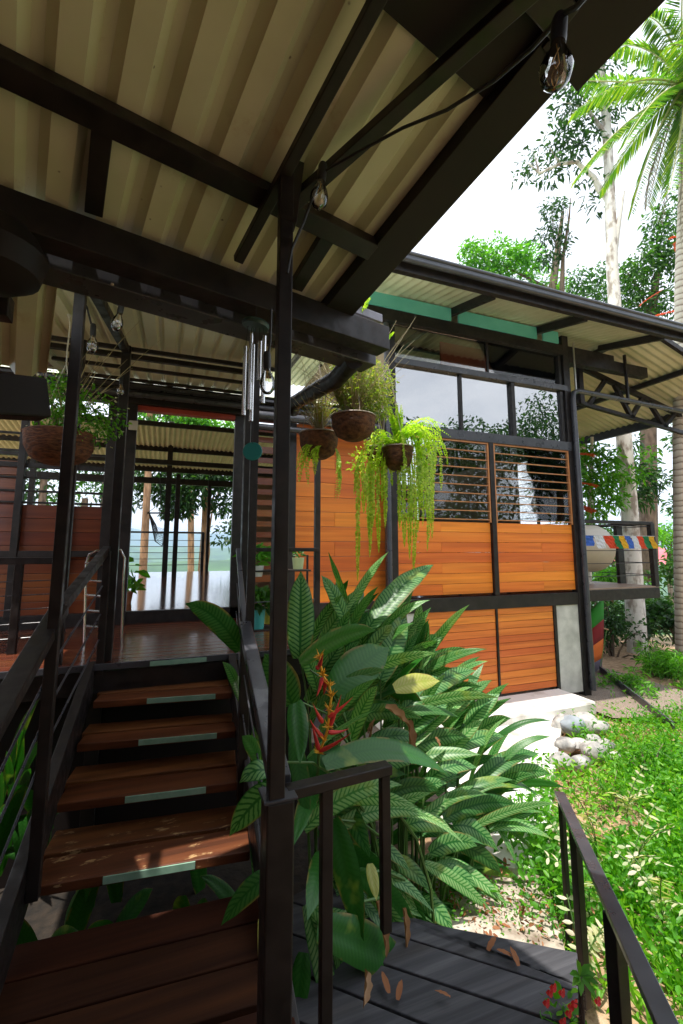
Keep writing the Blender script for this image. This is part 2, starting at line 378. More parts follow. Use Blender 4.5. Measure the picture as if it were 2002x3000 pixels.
part('soffit',SOFFIT,can,lambda b:(b.add([nr(-1.8,.965,-.012),nr(.70,.965,-.012),nr(.80,1.34,.02),nr(.95,4.2,.02),nr(-1.8,4.2,.02)]+[nr(-1.8,.98,.10),nr(.70,.98,.10),nr(.80,1.34,.10),nr(.95,4.2,.10),nr(-1.8,4.2,.10)],
   [(0,1,2,3,4),(9,8,7,6,5),(0,5,6,1),(1,6,7,2),(2,7,8,3),(3,8,9,4),(4,9,5,0)])))
bm_('fascia_board',SOFFIT,can,nr(.595,-.06,.0),nr(.62,1.16,.0),.15,.10,UPR)
bm_('fascia_board',SOFFIT,can,nr(.65,1.13,-.01),nr(.76,3.8,-.01),.20,.10,UPR)
bm_('purlin',STEEL,can,nr(-1.8,.425,-.03),nr(.54,.405,-.03),.075,.05,UPR)
bm_('purlin',STEEL,can,nr(-1.8,1.20,-.03),nr(.56,1.20,-.03),.08,.08,UPR)
bm_('gutter_beam',STEEL,can,nr(-1.9,.045,-.085),nr(.90,.045,-.085),.10,.12)
LIT_LIP=simple('lit_lip_metal',(.16,.16,.20),(.24,.24,.29),6,.35,bs=.05)  # lighter bluish tone paints the light caught by the gutter lips
part('gutter_lip',LIT_LIP,can,lambda b:b.beam(nr(.655,.0,.075),nr(.925,.0,.075),.03,.045),.003)
part('gutter_lip',LIT_LIP,can,lambda b:b.beam(nr(.64,-.02,.022),nr(.90,-.02,.022),.05,.022),.003)
g=part('gutter',STEELB,can,lambda b:(b.beam(nr(.02,-.10,-.085),nr(.92,-.10,-.085),.13,.10),b.beam(nr(-1.9,-.10,-.085),nr(.03,-.10,-.085),.13,.10)),.004)
part('gutter_lip',STEELB,g,lambda b:(b.beam(nr(.40,-.185,-.02),nr(.93,-.185,-.02),.03,.045),b.beam(nr(.40,-.175,-.085),nr(.90,-.175,-.085),.022,.02)),.003)
bm_('rafter',STEEL,can,nr(.062,.19,-.085),nr(.085,1.7,-.085),.036,.03,UPR)
bm_('diagonal_brace',STEEL,can,nr(.128,.42,-.075),nr(.60,1.75,-.075),.045,.035,UPR)
bm_('strut',STEEL,can,nr(-.415,.10,-.02),nr(-.43,.39,-.02),.055,.035,UPR)
bm_('strut',STEEL,can,nr(.36,.10,-.02),nr(.35,.37,-.02),.06,.035,UPR)
PX,PY=.308,1.30
bm_('post',STEEL,can,(PX,PY,.84),(PX,PY,2.70),.044,.042,(1,0,0))
bm_('post_cleat',STEEL,can,(PX+.006,PY-.005,2.52),(PX+.04,PY+.035,2.78),.04,.05,(1,0,0))
part('downpipe',STEEL,can,lambda b:b.tube([nr(.80,-.07,-.13),Vector((.87,2.35,2.47)),Vector((.86,2.8,2.535)),Vector((.86,3.22,2.60)),Vector((.86,3.3,2.55))],[.052,.052,.052,.052,.05],14))
part('screw_head',GOUTL,can,lambda b:b.lathe(nr(-.33,-.02,-.155),[(0,0),(.006,0),(.006,-.004),(0,-.006)],10))
# far-left pieces under the same canopy
for (p,q,w,h) in (((-60,985),(28,1000),0,0),):
    bm_('side_beam',STEEL,can,aY(-90,885,2.0),aY(33,905,2.0),.07,.09)
part('side_soffit',SOFFIT,can,lambda b:b.beam(aY(-260,1140,2.0),aY(127,1172,2.25),.12,.17),.01)
lamp=thing('hanging_lamp','large round dark lamp hanging under the canopy at the far left','lamp')
c=aY(-20,740,1.62); part('lamp_shade',SOFFIT,lamp,lambda b:b.lathe(c,[(0,.13),(.05,.125),(.11,.08),(.15,0),(.13,-.07),(.07,-.11),(0,-.12)],24))
part('cable',RUBBER,lamp,lambda b:b.tube([c+Vector((0,0,.12)),c+Vector((0,0,.62))],.006,6))
# ================================================================== porch roof
PZ=lambda y:2.78+.15*(y-2.27)
pr=thing('porch_roof','low porch roof of ribbed cream sheets over thin black steel purlins behind the canopy','roof')
XL,XR=-.95,.80
sheet((XL,2.0,PZ(2.0)+.05),(1,0,0),(0,1,.15),XR-XL,3.02/1,.125,.02,.6,3).build('roofing_sheet',SHEET,pr)
part('edge_flashing',simple('pale_green_flash',(.28,.36,.31),(.36,.43,.38),5,.45),pr,lambda b:b.beam((XL-.03,2.0,PZ(2.0)+.03),(XL-.03,5.0,PZ(5.0)+.03),.075,.05),.004)
for yy,s in ((2.27,.05),(3.55,.03),(3.78,.04),(4.2,.03),(4.72,.03)):
    bm_('purlin',STEEL,pr,(XL+.0 if yy>3 else -.44,yy,PZ(yy)-.0),(XR if yy>3 else .6,yy,PZ(yy)-.0),s,s)
bm_('side_rail',STEEL,pr,(-.42,1.9,PZ(1.9)-.02),(-.33,3.52,PZ(3.52)-.03),.05,.05)
bm_('side_rail',STEEL,pr,(.44,2.55,PZ(2.55)-.04),(.57,3.52,PZ(3.52)-.04),.05,.05)
bm_('post',STEEL,pr,(-.42,2.27,.15),(-.42,2.27,PZ(2.27)),.05,.045,(1,0,0))
bm_('post',STEEL,pr,(-.33,3.50,.77),(-.33,3.50,PZ(3.5)),.07,.06,(1,0,0))
bm_('post',STEEL,pr,(.565,3.52,.77),(.565,3.52,PZ(3.52)),.08,.06,(1,0,0))
bm_('post',STEEL,pr,(.455,2.60,1.02),(.455,2.60,PZ(2.6)),.03,.045,(1,0,0))
bm_('post',STEEL,pr,(-.62,3.50,.77),(-.62,3.5,PZ(3.5)),.05,.06,(1,0,0))
part('cross_beam',STEEL,pr,lambda b:b.beam((XL,5.0,PZ(5)-.02),(2.4,5.0,PZ(5)-.02),.06,.08),.003)
# ================================================================== stairs
st=thing('staircase','five step open wooden staircase with green edge strips and black steel stringers','staircase')
T=[('T4',.15,2.34,2.25,-.44,.43,True),('T3',.30,2.67,2.57,-.42,.44,False),('T2',.45,2.97,2.86,-.39,.445,False),('T1',.60,3.20,3.09,-.35,.45,False)]
for nme,z,yl,yr,xl,xr,wr in T:
    tr=MB(); dep=.40 if z<.4 else .31
    def board(a0,a1,b=tr,z=z,yl=yl,yr=yr,xl=xl,xr=xr):
        b.beam((xl,yl+(a0+a1)/2,z-.02),(xr,yr+(a0+a1)/2,z-.02),a1-a0,.04)
    board(0,dep*.46); board(dep*.54,dep)
    t=tr.build('tread',TREADW if wr else TREAD,st,.004,**({'label':'worn splintered lowest tread'} if wr else {}))
    k0,k1={'T4':(.30,.72),'T3':(.34,.78),'T2':(.36,.86),'T1':(.36,.86)}[nme]
    pa=Vector((xl,yl,z)).lerp(Vector((xr,yr,z)),k0); pb=Vector((xl,yl,z)).lerp(Vector((xr,yr,z)),k1)
    bm_('edge_strip',STRIP,t,pa+Vector((0,-.0025,-.018)),pb+Vector((0,-.0025,-.018)),.006,.030,bev=.001)
part('stringer',STEEL,st,lambda b:b.beam((-.50,1.60,-.10),(-.41,3.44,.70),.05,.20),.004)
part('stringer',STEEL,st,lambda b:b.beam((.45,1.60,-.10),(.47,3.40,.70),.05,.16),.004)
ld=thing('landing_deck','dark stained plank landing at the foot of the staircase','deck')
lb=MB()
ys=[2.14,1.965,1.79,1.60,1.42,1.24,1.05,.86,.68,.5]
for i,y in enumerate(ys):
    lb.beam((-1.1,y+.085,-.02),(.46,y-.0,-.02),.165,.04)
lb.build('boards',LANDW,ld,.004)
part('joist',STEEL,ld,lambda b:(b.box((-1.1,.3,-.14),(-1.04,2.25,-.045)),b.box((.40,.3,-.14),(.46,2.25,-.045))))
part('post_base',STEEL,ld,lambda b:b.box((-.5,2.2,-.5),(-.44,2.26,-.05)))
# railing left of the stairs
rl=thing('stair_railing','black steel railing with thin cables along the left side of the staircase','railing')
tA=Vector((-.37,3.46,1.50)); tB=Vector((-.44,2.45,1.23)); tC=Vector((-.47,1.62,.93)); tD=Vector((-.52,.95,.70))
part('handrail',STEEL,rl,lambda b:(b.beam(tA,tB,.045,.05),b.beam(tB+Vector((0,.01,-.003)),tC,.075,.045),b.beam(tC,tD,.075,.045)),.004)
for k,o in ((1,.22),(2,.40),(3,.56)):
    part('cable',WIRE if 0 else STEELB,rl,lambda b,o=o:(b.tube([tA+Vector((0,0,-o)),tB+Vector((0,0,-o)),tC+Vector((0,0,-o)),tD+Vector((0,0,-o))],.005,6)))
bm_('post',STEEL,rl,(-.48,1.60,-.02),(-.48,1.60,.92),.05,.05,(1,0,0))
bm_('post',STEEL,rl,(-.36,3.42,.70),(-.36,3.42,1.49),.045,.045,(1,0,0))
rr=thing('stair_railing','black steel handrail on thin posts along the right side of the staircase','railing')
uA=Vector((.51,3.50,1.50)); uB=Vector((.425,2.58,1.09)); uC=Vector((.335,1.36,.84))
part('handrail',STEELB,rr,lambda b:(b.beam(uA,uB,.03,.03),b.beam(uB,uC,.062,.05)),.004)
bm_('post',STEEL,rr,(.43,2.58,.2),(.43,2.58,1.06),.05,.05,(1,0,0))
for o in (.25,.45): part('cable',STEELB,rr,lambda b,o=o:b.tube([uA-Vector((0,0,o)),uB-Vector((0,0,o)),uC-Vector((0,0,o))],.004,6))
nw=thing('newel_post','short thick black steel post where the stair rail meets the walkway rail','post')
bm_('shaft',STEEL,nw,(.318,1.315,-.25),(.318,1.315,.835),.082,.075,(1,0,0),.005)
part('cap',STEELB,nw,lambda b:b.box((.272,1.272,.835),(.364,1.358,.843)),.002)
# rail along the walkway
wr=thing('walkway_railing','low black steel railing between the striped plants and the plank walkway','railing')
ra=aY(838,2322,1.33); rb=aY(1140,2255,1.36)
part('top_rail',STEEL,wr,lambda b:b.beam(ra,(rb.x,1.36,ra.z),.045,.028),.003)
pa=aY(958,2300,1.34); pb=aY(1126,2260,1.36)
bm_('post',STEEL,wr,(pa.x,1.345,-.3),(pa.x,1.345,ra.z-.014),.03,.034,(1,0,0)); bm_('post',STEEL,wr,(pb.x,1.36,.38),(pb.x,1.36,ra.z-.014),.026,.03,(1,0,0))
# rail at the right going down to the garden
rg_=thing('garden_handrail','black steel handrail descending toward the garden at the lower right','railing')
q0=aD(1640,2325,2.45); q1=aD(1980,3060,.98)
part('handrail',STEELB,rg_,lambda b:b.beam(q0,q1,.05,.022),.003)
for (x,y,D,zb,w) in ((1655,2390,2.36,-.55,.026),(1722,2500,2.05,-.45,.036),(1838,2740,1.48,-.3,.045)):
    p=q0.lerp(q1,{1655:.03,1722:.27,1838:.68}[x]); bm_('post',STEEL,rg_,(p.x,p.y,zb),(p.x,p.y,p.z-.012),w,w,(1,0,0))
# grey walkway
wk=thing('plank_walkway','weathered grey plank walkway at the bottom beside the striped plants','walkway'); wb=MB()
zz=-.14
L0=[((1258,2704),(1645,2777)),((1120,2660),(1647,2868)),((1040,2700),(1647,2890)),((960,2770),(1610,2985)),((880,2850),(1560,3130)),((790,2960),(1400,3200))]
def PZl(p): return aZ(p[0],p[1],zz)
lines=[(Vector(PZl(a)),Vector(PZl(b))) for a,b in L0]
for (a,b),(c,d) in zip(lines[:-1],lines[1:]):
    def ext(p,q): v=(q-p).normalized(); return p-v*.35,q+v*.06
    a,b=ext(a,b); c,d=ext(c,d)
    a=a.lerp(c,.03); c2=c.lerp(a,.03); b=b.lerp(d,.04); d2=d.lerp(b,.04)
    vs=[a,b,d2,c2]; vs=vs+[v-Vector((0,0,.04)) for v in vs]
    wb.add(vs,[(3,2,1,0),(4,5,6,7),(0,1,5,4),(1,2,6,5),(2,3,7,6),(3,0,4,7)])
wb.build('boards',GREYW,wk,.004)
part('joist',STEEL,wk,lambda b:(b.beam(lines[0][1]+Vector((-.02,0,-.08)),lines[-1][1]+Vector((-.05,-.4,-.08)),.05,.09),b.beam((.9,2.0,-.24),(.62,.6,-.24),.05,.09)))
# ================================================================== porch deck
pd=thing('porch_deck','dark polished plank porch floor at the top of the staircase','deck'); b=MB()
y=3.40
while y<5.05: b.box((-3.2,y+.003,.73),(1.22,y+.117,.77)); y+=.12
b.build('boards',DECK,pd,.003)
bm_('edge_beam',STEEL,pd,(-3.2,3.43,.655),(1.22,3.43,.655),.06,.14)
part('shade_panel',SOFFIT,pd,lambda b:b.box((-3.2,3.50,-.6),(1.1,3.52,.66)))  # added dark panel, blocks light from behind and blackens the stair gaps
part('edge_nosing',STEELB,pd,lambda b:b.box((-3.2,3.378,.735),(1.22,3.397,.774)),.002)
bm_('edge_strip',STRIP,pd,(-.06,3.374,.752),(.30,3.374,.752),.006,.03,bev=.001)
for x in (-2.2,-.38,.9): bm_('pier',STEEL,pd,(x,3.5,-.6),(x,3.5,.58),.08,.08,(1,0,0))
prl=thing('porch_railing','slim black steel railing on the right edge of the porch','railing')
bm_('top_rail',STEEL,prl,(.60,3.56,1.50),(1.17,3.56,1.50),.035,.03); 
px_=aY(930,1500,3.6).x; bm_('post',STEEL,prl,(px_,3.6,.3),(px_,3.6,2.30),.045,.045,(1,0,0))
bm_('post',STEEL,prl,(.545,3.47,.77),(.545,3.47,1.5),.03,.03,(1,0,0))
for z in (1.1,): part('cable',STEELB,prl,lambda b,z=z:b.tube([(.56,3.56,z),(px_,3.6,z)],.004,6))
prr=thing('porch_railing','dark horizontal bar railing with sagging cables in front of the left porch wall','railing')
bm_('top_rail',STEEL,prr,(-2.6,3.95,1.42),(-.72,3.95,1.42),.05,.05)
bm_('post',STEEL,prr,(-.98,3.95,.77),(-.98,3.95,1.40),.05,.05,(1,0,0))
for z in (1.28,1.18,1.08,.98,.88): part('cable',STEELB,prr,lambda b,z=z:b.tube([(-2.6,3.95,z-.04),(-1.6,3.95,z-.02),(-.72,3.95,z)],.004,6))
# ================================================================== low house (passage)
lh=thing('low_house','low open wooden house section with the doorway onto the back terrace','house')
FZ=.88
b=MB(); y=5.18
while y<13.9: b.box((-2.9,y+.002,FZ-.04),(2.4,y+.118,FZ)); y+=.12
b.build('floor',FLOORP,lh)
bm_('floor_beam',STEEL,lh,(-3.2,5.12,.81),(2.4,5.12,.81),.07,.16)
xdl,xdr=-.345,.69
def wallp(x0,x1,z0,z1,n,m,nm='wall_panel'):
    b=MB(); planks(b,x0,x1,z0,z1,5.14,n,splits=(x0+(x1-x0)*.42,) if m is FACADE else ()); return b.build(nm,m,lh,.002)
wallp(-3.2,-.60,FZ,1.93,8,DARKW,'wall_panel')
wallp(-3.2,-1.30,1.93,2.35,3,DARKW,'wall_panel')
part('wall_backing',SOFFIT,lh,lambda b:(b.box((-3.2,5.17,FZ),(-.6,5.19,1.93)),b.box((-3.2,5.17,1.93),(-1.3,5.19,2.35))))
bm_('wall_rail',STEEL,lh,(-3.2,5.11,1.46),(-.42,5.11,1.46),.05,.06)
for x in (-2.1,-1.32,-.90): bm_('wall_post',STEEL,lh,(x,5.1,FZ),(x,5.1,3.1),.06,.06,(1,0,0))
for z in (1.95,2.06,2.19,2.31,2.45,2.62,2.8): bm_('window_bar',STEEL,lh,(-3.2,5.13,z),(-.42,5.13,z),.03,.02 if z!=2.31 else .05)
bm_('door_post',STEEL,lh,(-.40,5.12,.77),(-.40,5.12,3.2),.11,.12,(1,0,0)); bm_('door_post',STEEL,lh,(.72,5.12,.77),(.72,5.12,3.2),.07,.10,(1,0,0))
bm_('door_post',STEEL,lh,(-.56,5.12,.77),(-.56,5.12,3.2),.09,.1,(1,0,0))
bm_('header_beam',STEEL,lh,(-3.2,5.10,3.09),(2.45,5.10,3.09),.12,.16)
bm_('header_trim',REDP,lh,(-.34,5.14,2.985),(.68,5.14,2.985),.10,.05)
sock=part('porch_light',GOUTL,lh,lambda b:b.box(aY(378,1230,5.03),aY(404,1262,5.05)),.01)
part('gutter',STEELB,lh,lambda b:(b.tube([(-3.2,4.96,3.085),(2.40,4.96,3.085)],.035,12),b.beam((-3.2,4.93,3.15),(2.4,4.93,3.15),.10,.025)),0)
part('gutter',STEELB,lh,lambda b:(b.tube([(.86,4.9,2.98),(2.38,4.9,2.98)],.05,14),b.tube([(.86,4.9,2.85),(2.38,4.9,2.85)],.035,12)))
part('roof_flashing',simple('zinc_flash',(.45,.45,.46),(.6,.6,.6),8,.4,metal=.5),lh,lambda b:b.add([(.9,4.86,3.19),(2.4,4.86,3.19),(2.4,5.1,3.24),(.9,5.1,3.24)],[(0,1,2,3)]))
sheet((-3.2,5.05,3.24),(1,0,0),(0,1,.345),5.8,5.6,.2,.03).build('roofing_sheet',SHEET,lh)
for y in (6.5,8,9.5): bm_('purlin',STEEL,lh,(-3.2,y,3.2+.345*(y-5.05)),(2.4,y,3.2+.345*(y-5.05)),.06,.08)
sheet((-3.4,3.55,3.62),(1,0,0),(0,1,-.25),2.4,1.5,.2,.03).build('side_roofing_sheet',SHEETR,lh)
bm_('side_purlin',STEEL,lh,(-3.4,3.6,3.58),(-1.0,3.6,3.58),.06,.12); bm_('side_purlin',STEEL,lh,(-3.4,4.6,3.33),(-1.0,4.6,3.33),.05,.07)
part('side_fascia',simple('brown_fascia',(.05,.028,.02),(.09,.05,.035),5,.6),lh,lambda b:b.beam((-3.3,4.88,3.30),(-1.0,4.88,3.30),.03,.12))
# louvred side light right of the door
b=MB()
for i in range(16):
    z=1.18+i*.122; b.beam((.80,5.15,z),(1.34,5.15,z),.02,.060 if i%3 else .075)
b.build('louvre_slats',DARKW,lh)
wallp(1.40,2.56,.72,3.0,13,FACADE,'wall_panel')
bm_('wall_post',STEEL,lh,(1.34,5.11,.6),(1.34,5.11,3.05),.09,.08,(1,0,0))
bm_('wall_beam',STEEL,lh,(1.3,5.10,.655),(2.56,5.10,.655),.09,.14)
part('lower_wall',simple('dark_tarp',(.03,.03,.035),(.06,.05,.06),6,.5),lh,lambda b:b.box((1.3,5.2,-.6),(2.56,5.25,.6)))
# side walls of the passage
def sidewall(x,y0,y1,m,nm):
    b=MB(); n=9
    for i in range(n): b.box((x,y0,FZ+i*.22),(x+.03,y1,FZ+(i+1)*.22-.004))
    b.build(nm,m,lh)
sidewall(2.46,5.25,9.0,DARKW,'inner_wall')
# back frame at Y=10 and terrace
for x in (-2.4,2.3):
    bm_('back_post',STEEL,lh,(x,10,FZ),(x,10,4.8),.09,.09,(1,0,0))
bm_('back_beam',STEEL,lh,(-3,10,3.3),(2.4,10,3.3),.08,.10); 
bm_('back_beam',STEEL,lh,(-3,10,4.86),(2.4,10,4.86),.08,.12)
tp=aZ(502,1672,FZ)
tc1=aY(486,1600,11.6); tc2=aY(514,1600,10.9)
bm_('column',STEEL,lh,(tc1.x,11.6,FZ),(tc1.x,11.6,4.6),.12,.12,(1,0,0)); bm_('column',STEEL,lh,(tc2.x,10.9,FZ),(tc2.x,10.9,3.2),.14,.1,(1,0,0))
ZT=lambda y:4.19-.135*(y-10)
wavy((-4.2,13.4,ZT(13.4)+.02),(1,0,0),(0,-1,.135),8.5,3.3,.11,.018).build('terrace_roof_sheet',SHEET,lh)
for y,s in ((10.15,.10),(11.7,.12),(13.35,.16)): bm_('terrace_purlin',STEEL,lh,(-4.2,y,ZT(y)-.03),(4.0,y,ZT(y)-.03),.06,s)
bm_('terrace_beam',STEEL,lh,(-4.2,13.0,3.33),(4.0,13.0,3.33),.08,.16)
bm_('terrace_post',STEEL,lh,(1.06,12.9,FZ),(1.06,12.9,3.4),.05,.08,(1,0,0))
tr_=thing('terrace_railing','black cable railing at the far edge of the back terrace','railing')
bm_('top_rail',STEEL,tr_,(-3.5,13.7,1.98),(1.02,13.7,1.98),.05,.05)
for x in (-3.4,.99): bm_('post',STEEL,tr_,(x,13.7,FZ),(x,13.7,1.98),.15 if x>0 else .08,.08,(1,0,0))
for i in range(5): part('cable',RUBBER,tr_,lambda b,i=i:b.tube([(-3.5,13.7,1.08+i*.17),(1.0,13.7,1.08+i*.17)],.008,5))
hc=thing('hammock_chair','dark woven hammock chair hanging over the back terrace','hammock chair'); b=MB()
hp=lambda x,y:aY(x,y,12.2)
b.tube([hp(432,1503),hp(500,1503)],.02,6); b.tube([hp(432,1503),hp(470,1475),hp(500,1500)],.008,5); b.build('spreader_bar',RUBBER,hc)
b=MB()
for k in range(7):
    t=k/6; a=hp(437,1503); e=hp(487,1552); m1=hp(447+t*10,1545-t*6); m2=hp(455+8*t,1585-t*22); m3=hp(475+4*t,1600-t*38)
    b.tube([a,m1,m2,m3,e+Vector((0,0,-.15*(1-t)))],.016 if k in(0,6) else .007,5)
for k in range(9):
    b.tube([hp(447+k*4,1555+k*4-(k>5)*3),hp(462+k*3,1543+k*1)],.006,4)
b.build('net_seat',RUBBER,hc)
part('hanging_rope',RUBBER,hc,lambda b:b.tube([hp(470,1475),hp(470,1385)],.01,5))
# ================================================================== tall house
th=thing('tall_house','two storey house with varnished orange plank walls, black steel frame and louvred windows','house')
X0,X1=2.62,5.55
def zf(px,py): return aY(px,py,5.0).z
xm=aY(1441,1500,5).x
Ztrans=aY(1300,1083,5).z; Zb2=aY(1300,1272,5).z; Zw=aY(1300,1528,5).z; Zf0=aY(1300,1750,5).z; Zf1=aY(1300,1783,5).z; Ztop=aY(1300,955,5).z
print('tall house',xm,Ztrans,Zb2,Zw,Zf0,Zf1,Ztop)
bm_('corner_post',STEEL,th,(X1+.01,5.0,-.5),(X1+.01,5.0,4.75),.11,.12,(1,0,0)); 
part('downpipe',STEELB,th,lambda b:b.tube([(X1+.05,4.90,-.42),(X1+.05,4.90,3.75),(X1+.07,4.90,3.84),(X1+.17,4.90,3.88),(8.9,4.90,3.80)],.038,12))
bm_('left_post',STEEL,th,(X0-.03,5.0,-.5),(X0-.03,5.0,4.4),.10,.1,(1,0,0))
part('downpipe',STEELB,th,lambda b:b.tube([(X0-.12,4.92,-.4),(X0-.12,4.92,4.32),(X0-.11,4.95,4.38)],.036,12))
bm_('header_beam',STEEL,th,(X0-.6,5.0,4.475),(X1+.05,5.0,4.475),.12,.075)
bm_('header_beam',STEEL,th,(X1+.07,5.0,4.42),(7.35,5.0,4.42),.12,.17)
bm_('transom_rail',STEELB,th,(X0,4.99,Ztrans),(X1,4.99,Ztrans),.10,.085)
bm_('mid_rail',STEELB,th,(X0,4.99,Zb2),(X1,4.99,Zb2),.10,.13)
bm_('floor_beam',STEEL,th,(X0-.02,4.98,(Zf0+Zf1)/2-.02),(X1+.02,4.985,(Zf0+Zf1)/2-.02),.06,.165)
bm_('mullion',STEEL,th,(xm,4.985,Zf0),(xm,4.985,Zb2),.075,.07,(1,0,0))
bm_('window_mullion',STEEL,th,(aY(1500,1200,5).x,4.99,Zb2),(aY(1500,1200,5).x,4.99,Ztrans),.07,.06,(1,0,0))
bm_('window_mullion',STEEL,th,(aY(1348,1150,5).x,4.99,Zb2),(aY(1348,1150,5).x,4.99,Ztrans),.03,.04,(1,0,0))
bm_('window_mullion',STEEL,th,(aY(1426,1000,5).x,5.0,Ztrans),(aY(1426,1000,5).x,5.0,4.43),.02,.03,(1,0,0))
bm_('window_mullion',STEEL,th,(X1-.10,5.0,Zb2),(X1-.10,5.0,4.43),.06,.05,(1,0,0))
part('clerestory_pane',PANE,th,lambda b:b.box((X0+.02,5.012,Ztrans+.04),(X1-.05,5.018,4.435)))
for a,c in ((X0+.03,aY(1348,1150,5).x-.01),(aY(1348,1150,5).x+.012,aY(1500,1200,5).x-.03),(aY(1500,1200,5).x+.03,X1-.12)):
    part('upper_pane',PANEM,th,lambda b,a=a,c=c:b.box((a,5.004,Zb2+.06),(c,5.010,Ztrans-.04)))
def front_bay(x0,x1):
    b=MB(); planks(b,x0,x1,Zf0+.03,Zw,4.99,7,.004,.025,(x0+(x1-x0)*rnd.uniform(.3,.7),)); b.build('wall_panel',FACADE,th,.002)
    w=part('window_frame',simple('cedar_trim',(.42,.16,.05),(.55,.24,.09),6,.5) if 'cedar_trim' not in MATS else MATS['cedar_trim'],th,lambda b:(b.box((x0,4.96,Zw),(x0+.022,5.0,Zb2-.065)),b.box((x1-.022,4.96,Zw),(x1,5.0,Zb2-.065)),b.box((x0+.022,4.96,Zb2-.09),(x1-.022,5.0,Zb2-.067))))
    n=9; b=MB(); g=MB()
    for i in range(n+1):
        z=Zw+.03+i*(Zb2-.12-Zw)/n
        b.box((x0+.024,4.965,z),(x1-.024,4.995,z+.011))
        if i<n: g.beam(((x0+.03),4.985,z+.065),((x1-.03),4.985,z+.065),.004,.098,(0,.0,1))
    b.build('louvre_rails',MATS['cedar_trim'],w); g.build('louvre_panes',PANE,w)
front_bay(X0+.03,xm-.04); front_bay(xm+.04,X1-.05)
ZBB=(Zf0+Zf1)/2-.095
# side wall (faces the balcony): louvred glass too, open to the garden view
b=MB(); 
for i in range(7): h=(Zw-Zf0)/7; b.box((X1-.01,5.1,Zf0+i*h),(X1+.015,9.3,Zf0+(i+1)*h-.004))
b.build('wall_panel',FACADE,th)
for y in (6.4,7.8,9.3): bm_('side_post',STEEL,th,(X1,y,-.5 if y>9 else Zf0),(X1,y,4.7),.07,.07,(1,0,0))
bm_('side_rail',STEEL,th,(X1,5.1,Zb2),(X1,9.3,Zb2),.07,.10); bm_('side_rail',STEEL,th,(X1,5.1,Ztrans),(X1,9.3,Ztrans),.06,.07); bm_('side_rail',STEEL,th,(X1,5.1,4.6),(X1,9.3,4.6),.07,.1)
b=MB()
for z in [Zw+.03+i*(Zb2-.12-Zw)/9 for i in range(10)]: b.box((X1-.01,5.1,z),(X1+.01,9.3,z+.01))
b.build('side_louvre_rails',MATS['cedar_trim'],th)
part('side_pane',PANE,th,lambda b:b.box((X1+.012,5.1,Zb2+.05),(X1+.016,9.3,Ztrans-.03)))
part('side_wall',simple('olive_wall',(.15,.12,.07),(.20,.16,.10),3,.7),th,lambda b:b.box((X1-.04,6.05,Zw),(X1-.012,9.3,Zb2+.05)))
# room inside
part('room_floor',DECK,th,lambda b:b.box((X0,5.06,Zf0-.05),(X1-.02,9.3,Zf0)))
part('back_wall',simple('inner_wall_brown',(.20,.14,.08),(.27,.20,.12),3,.7),th,lambda b:b.box((1.5,9.36,-.5),(X1-.05,9.42,Zb2)))
part('gable_panel',MATS['red_paint'] if 0 else simple('rust_red_panel',(.38,.09,.05),(.44,.12,.07),3,.7),th,lambda b:b.box((4.0,5.95,4.25),(5.55,5.98,4.84)))
part('inner_wall',MATS['inner_wall_brown'],th,lambda b:(b.box((X0-.05,5.08,Zf0),(X0,9.3,4.9)),b.box((X0-.05,9.29,Zf0),(X0+.3,9.33,Zb2))))
part('lower_room_wall',CONC,th,lambda b:(b.box((X0,5.15,-.55),(X1-.1,5.2,Zf1)),b.box((X1-.12,5.2,-.55),(X1-.06,9.3,Zf1))))
# lower doors
xd0=aY(1228,1900,5).x; xd1=aY(1453,1900,5).x; xd2=aY(1622,1900,5).x; zd=aY(1450,2035,5).z
for a,c in ((xd0,xd1-.008),(xd1+.008,xd2)):
    b=MB(); planks(b,a,c,zd,ZBB,4.975,12,.005,.03); d_=b.build('storage_door',DOORW,th,.002)
    bm_('door_edge',STEEL,d_,(a+.008,4.972,zd),(a+.008,4.972,ZBB),.016,.03,(1,0,0))
bm_('door_frame',STEEL,th,(xd2+.03,4.985,-.45),(xd2+.03,4.985,ZBB),.05,.05,(1,0,0))
bm_('door_frame',STEEL,th,(xd0-.03,4.985,-.45),(xd0-.03,4.985,ZBB),.06,.05,(1,0,0))
part('door_latch',CHROME,th,lambda b:b.box((xd1-.03,4.955,zd+.06),(xd1+.03,4.97,zd+.09)))
part('concrete_pier',CONC,th,lambda b:b.box((xd2+.06,4.975,-.45),(X1-.02,5.12,ZBB)),.01)
part('concrete_pier',CONC,th,lambda b:b.box((X0+.05,4.975,-.45),(xd0-.065,5.12,ZBB)),.01)
# roof
YG=4.1; ZG=4.58
def rz(y): return ZG+.03+.24*(y-YG)
wavy((1.75,YG+.02,rz(YG)),(1,0,0),(0,1,.24),6.65-1.75,1.15,.12,.014).build('roofing_sheet',SHEET,th)
wavy((1.75,5.18,rz(5.17)+.01),(1,0,0),(0,1,.06),6.65-1.75,4.3,.12,.014).build('roofing_sheet',SHEET,th)
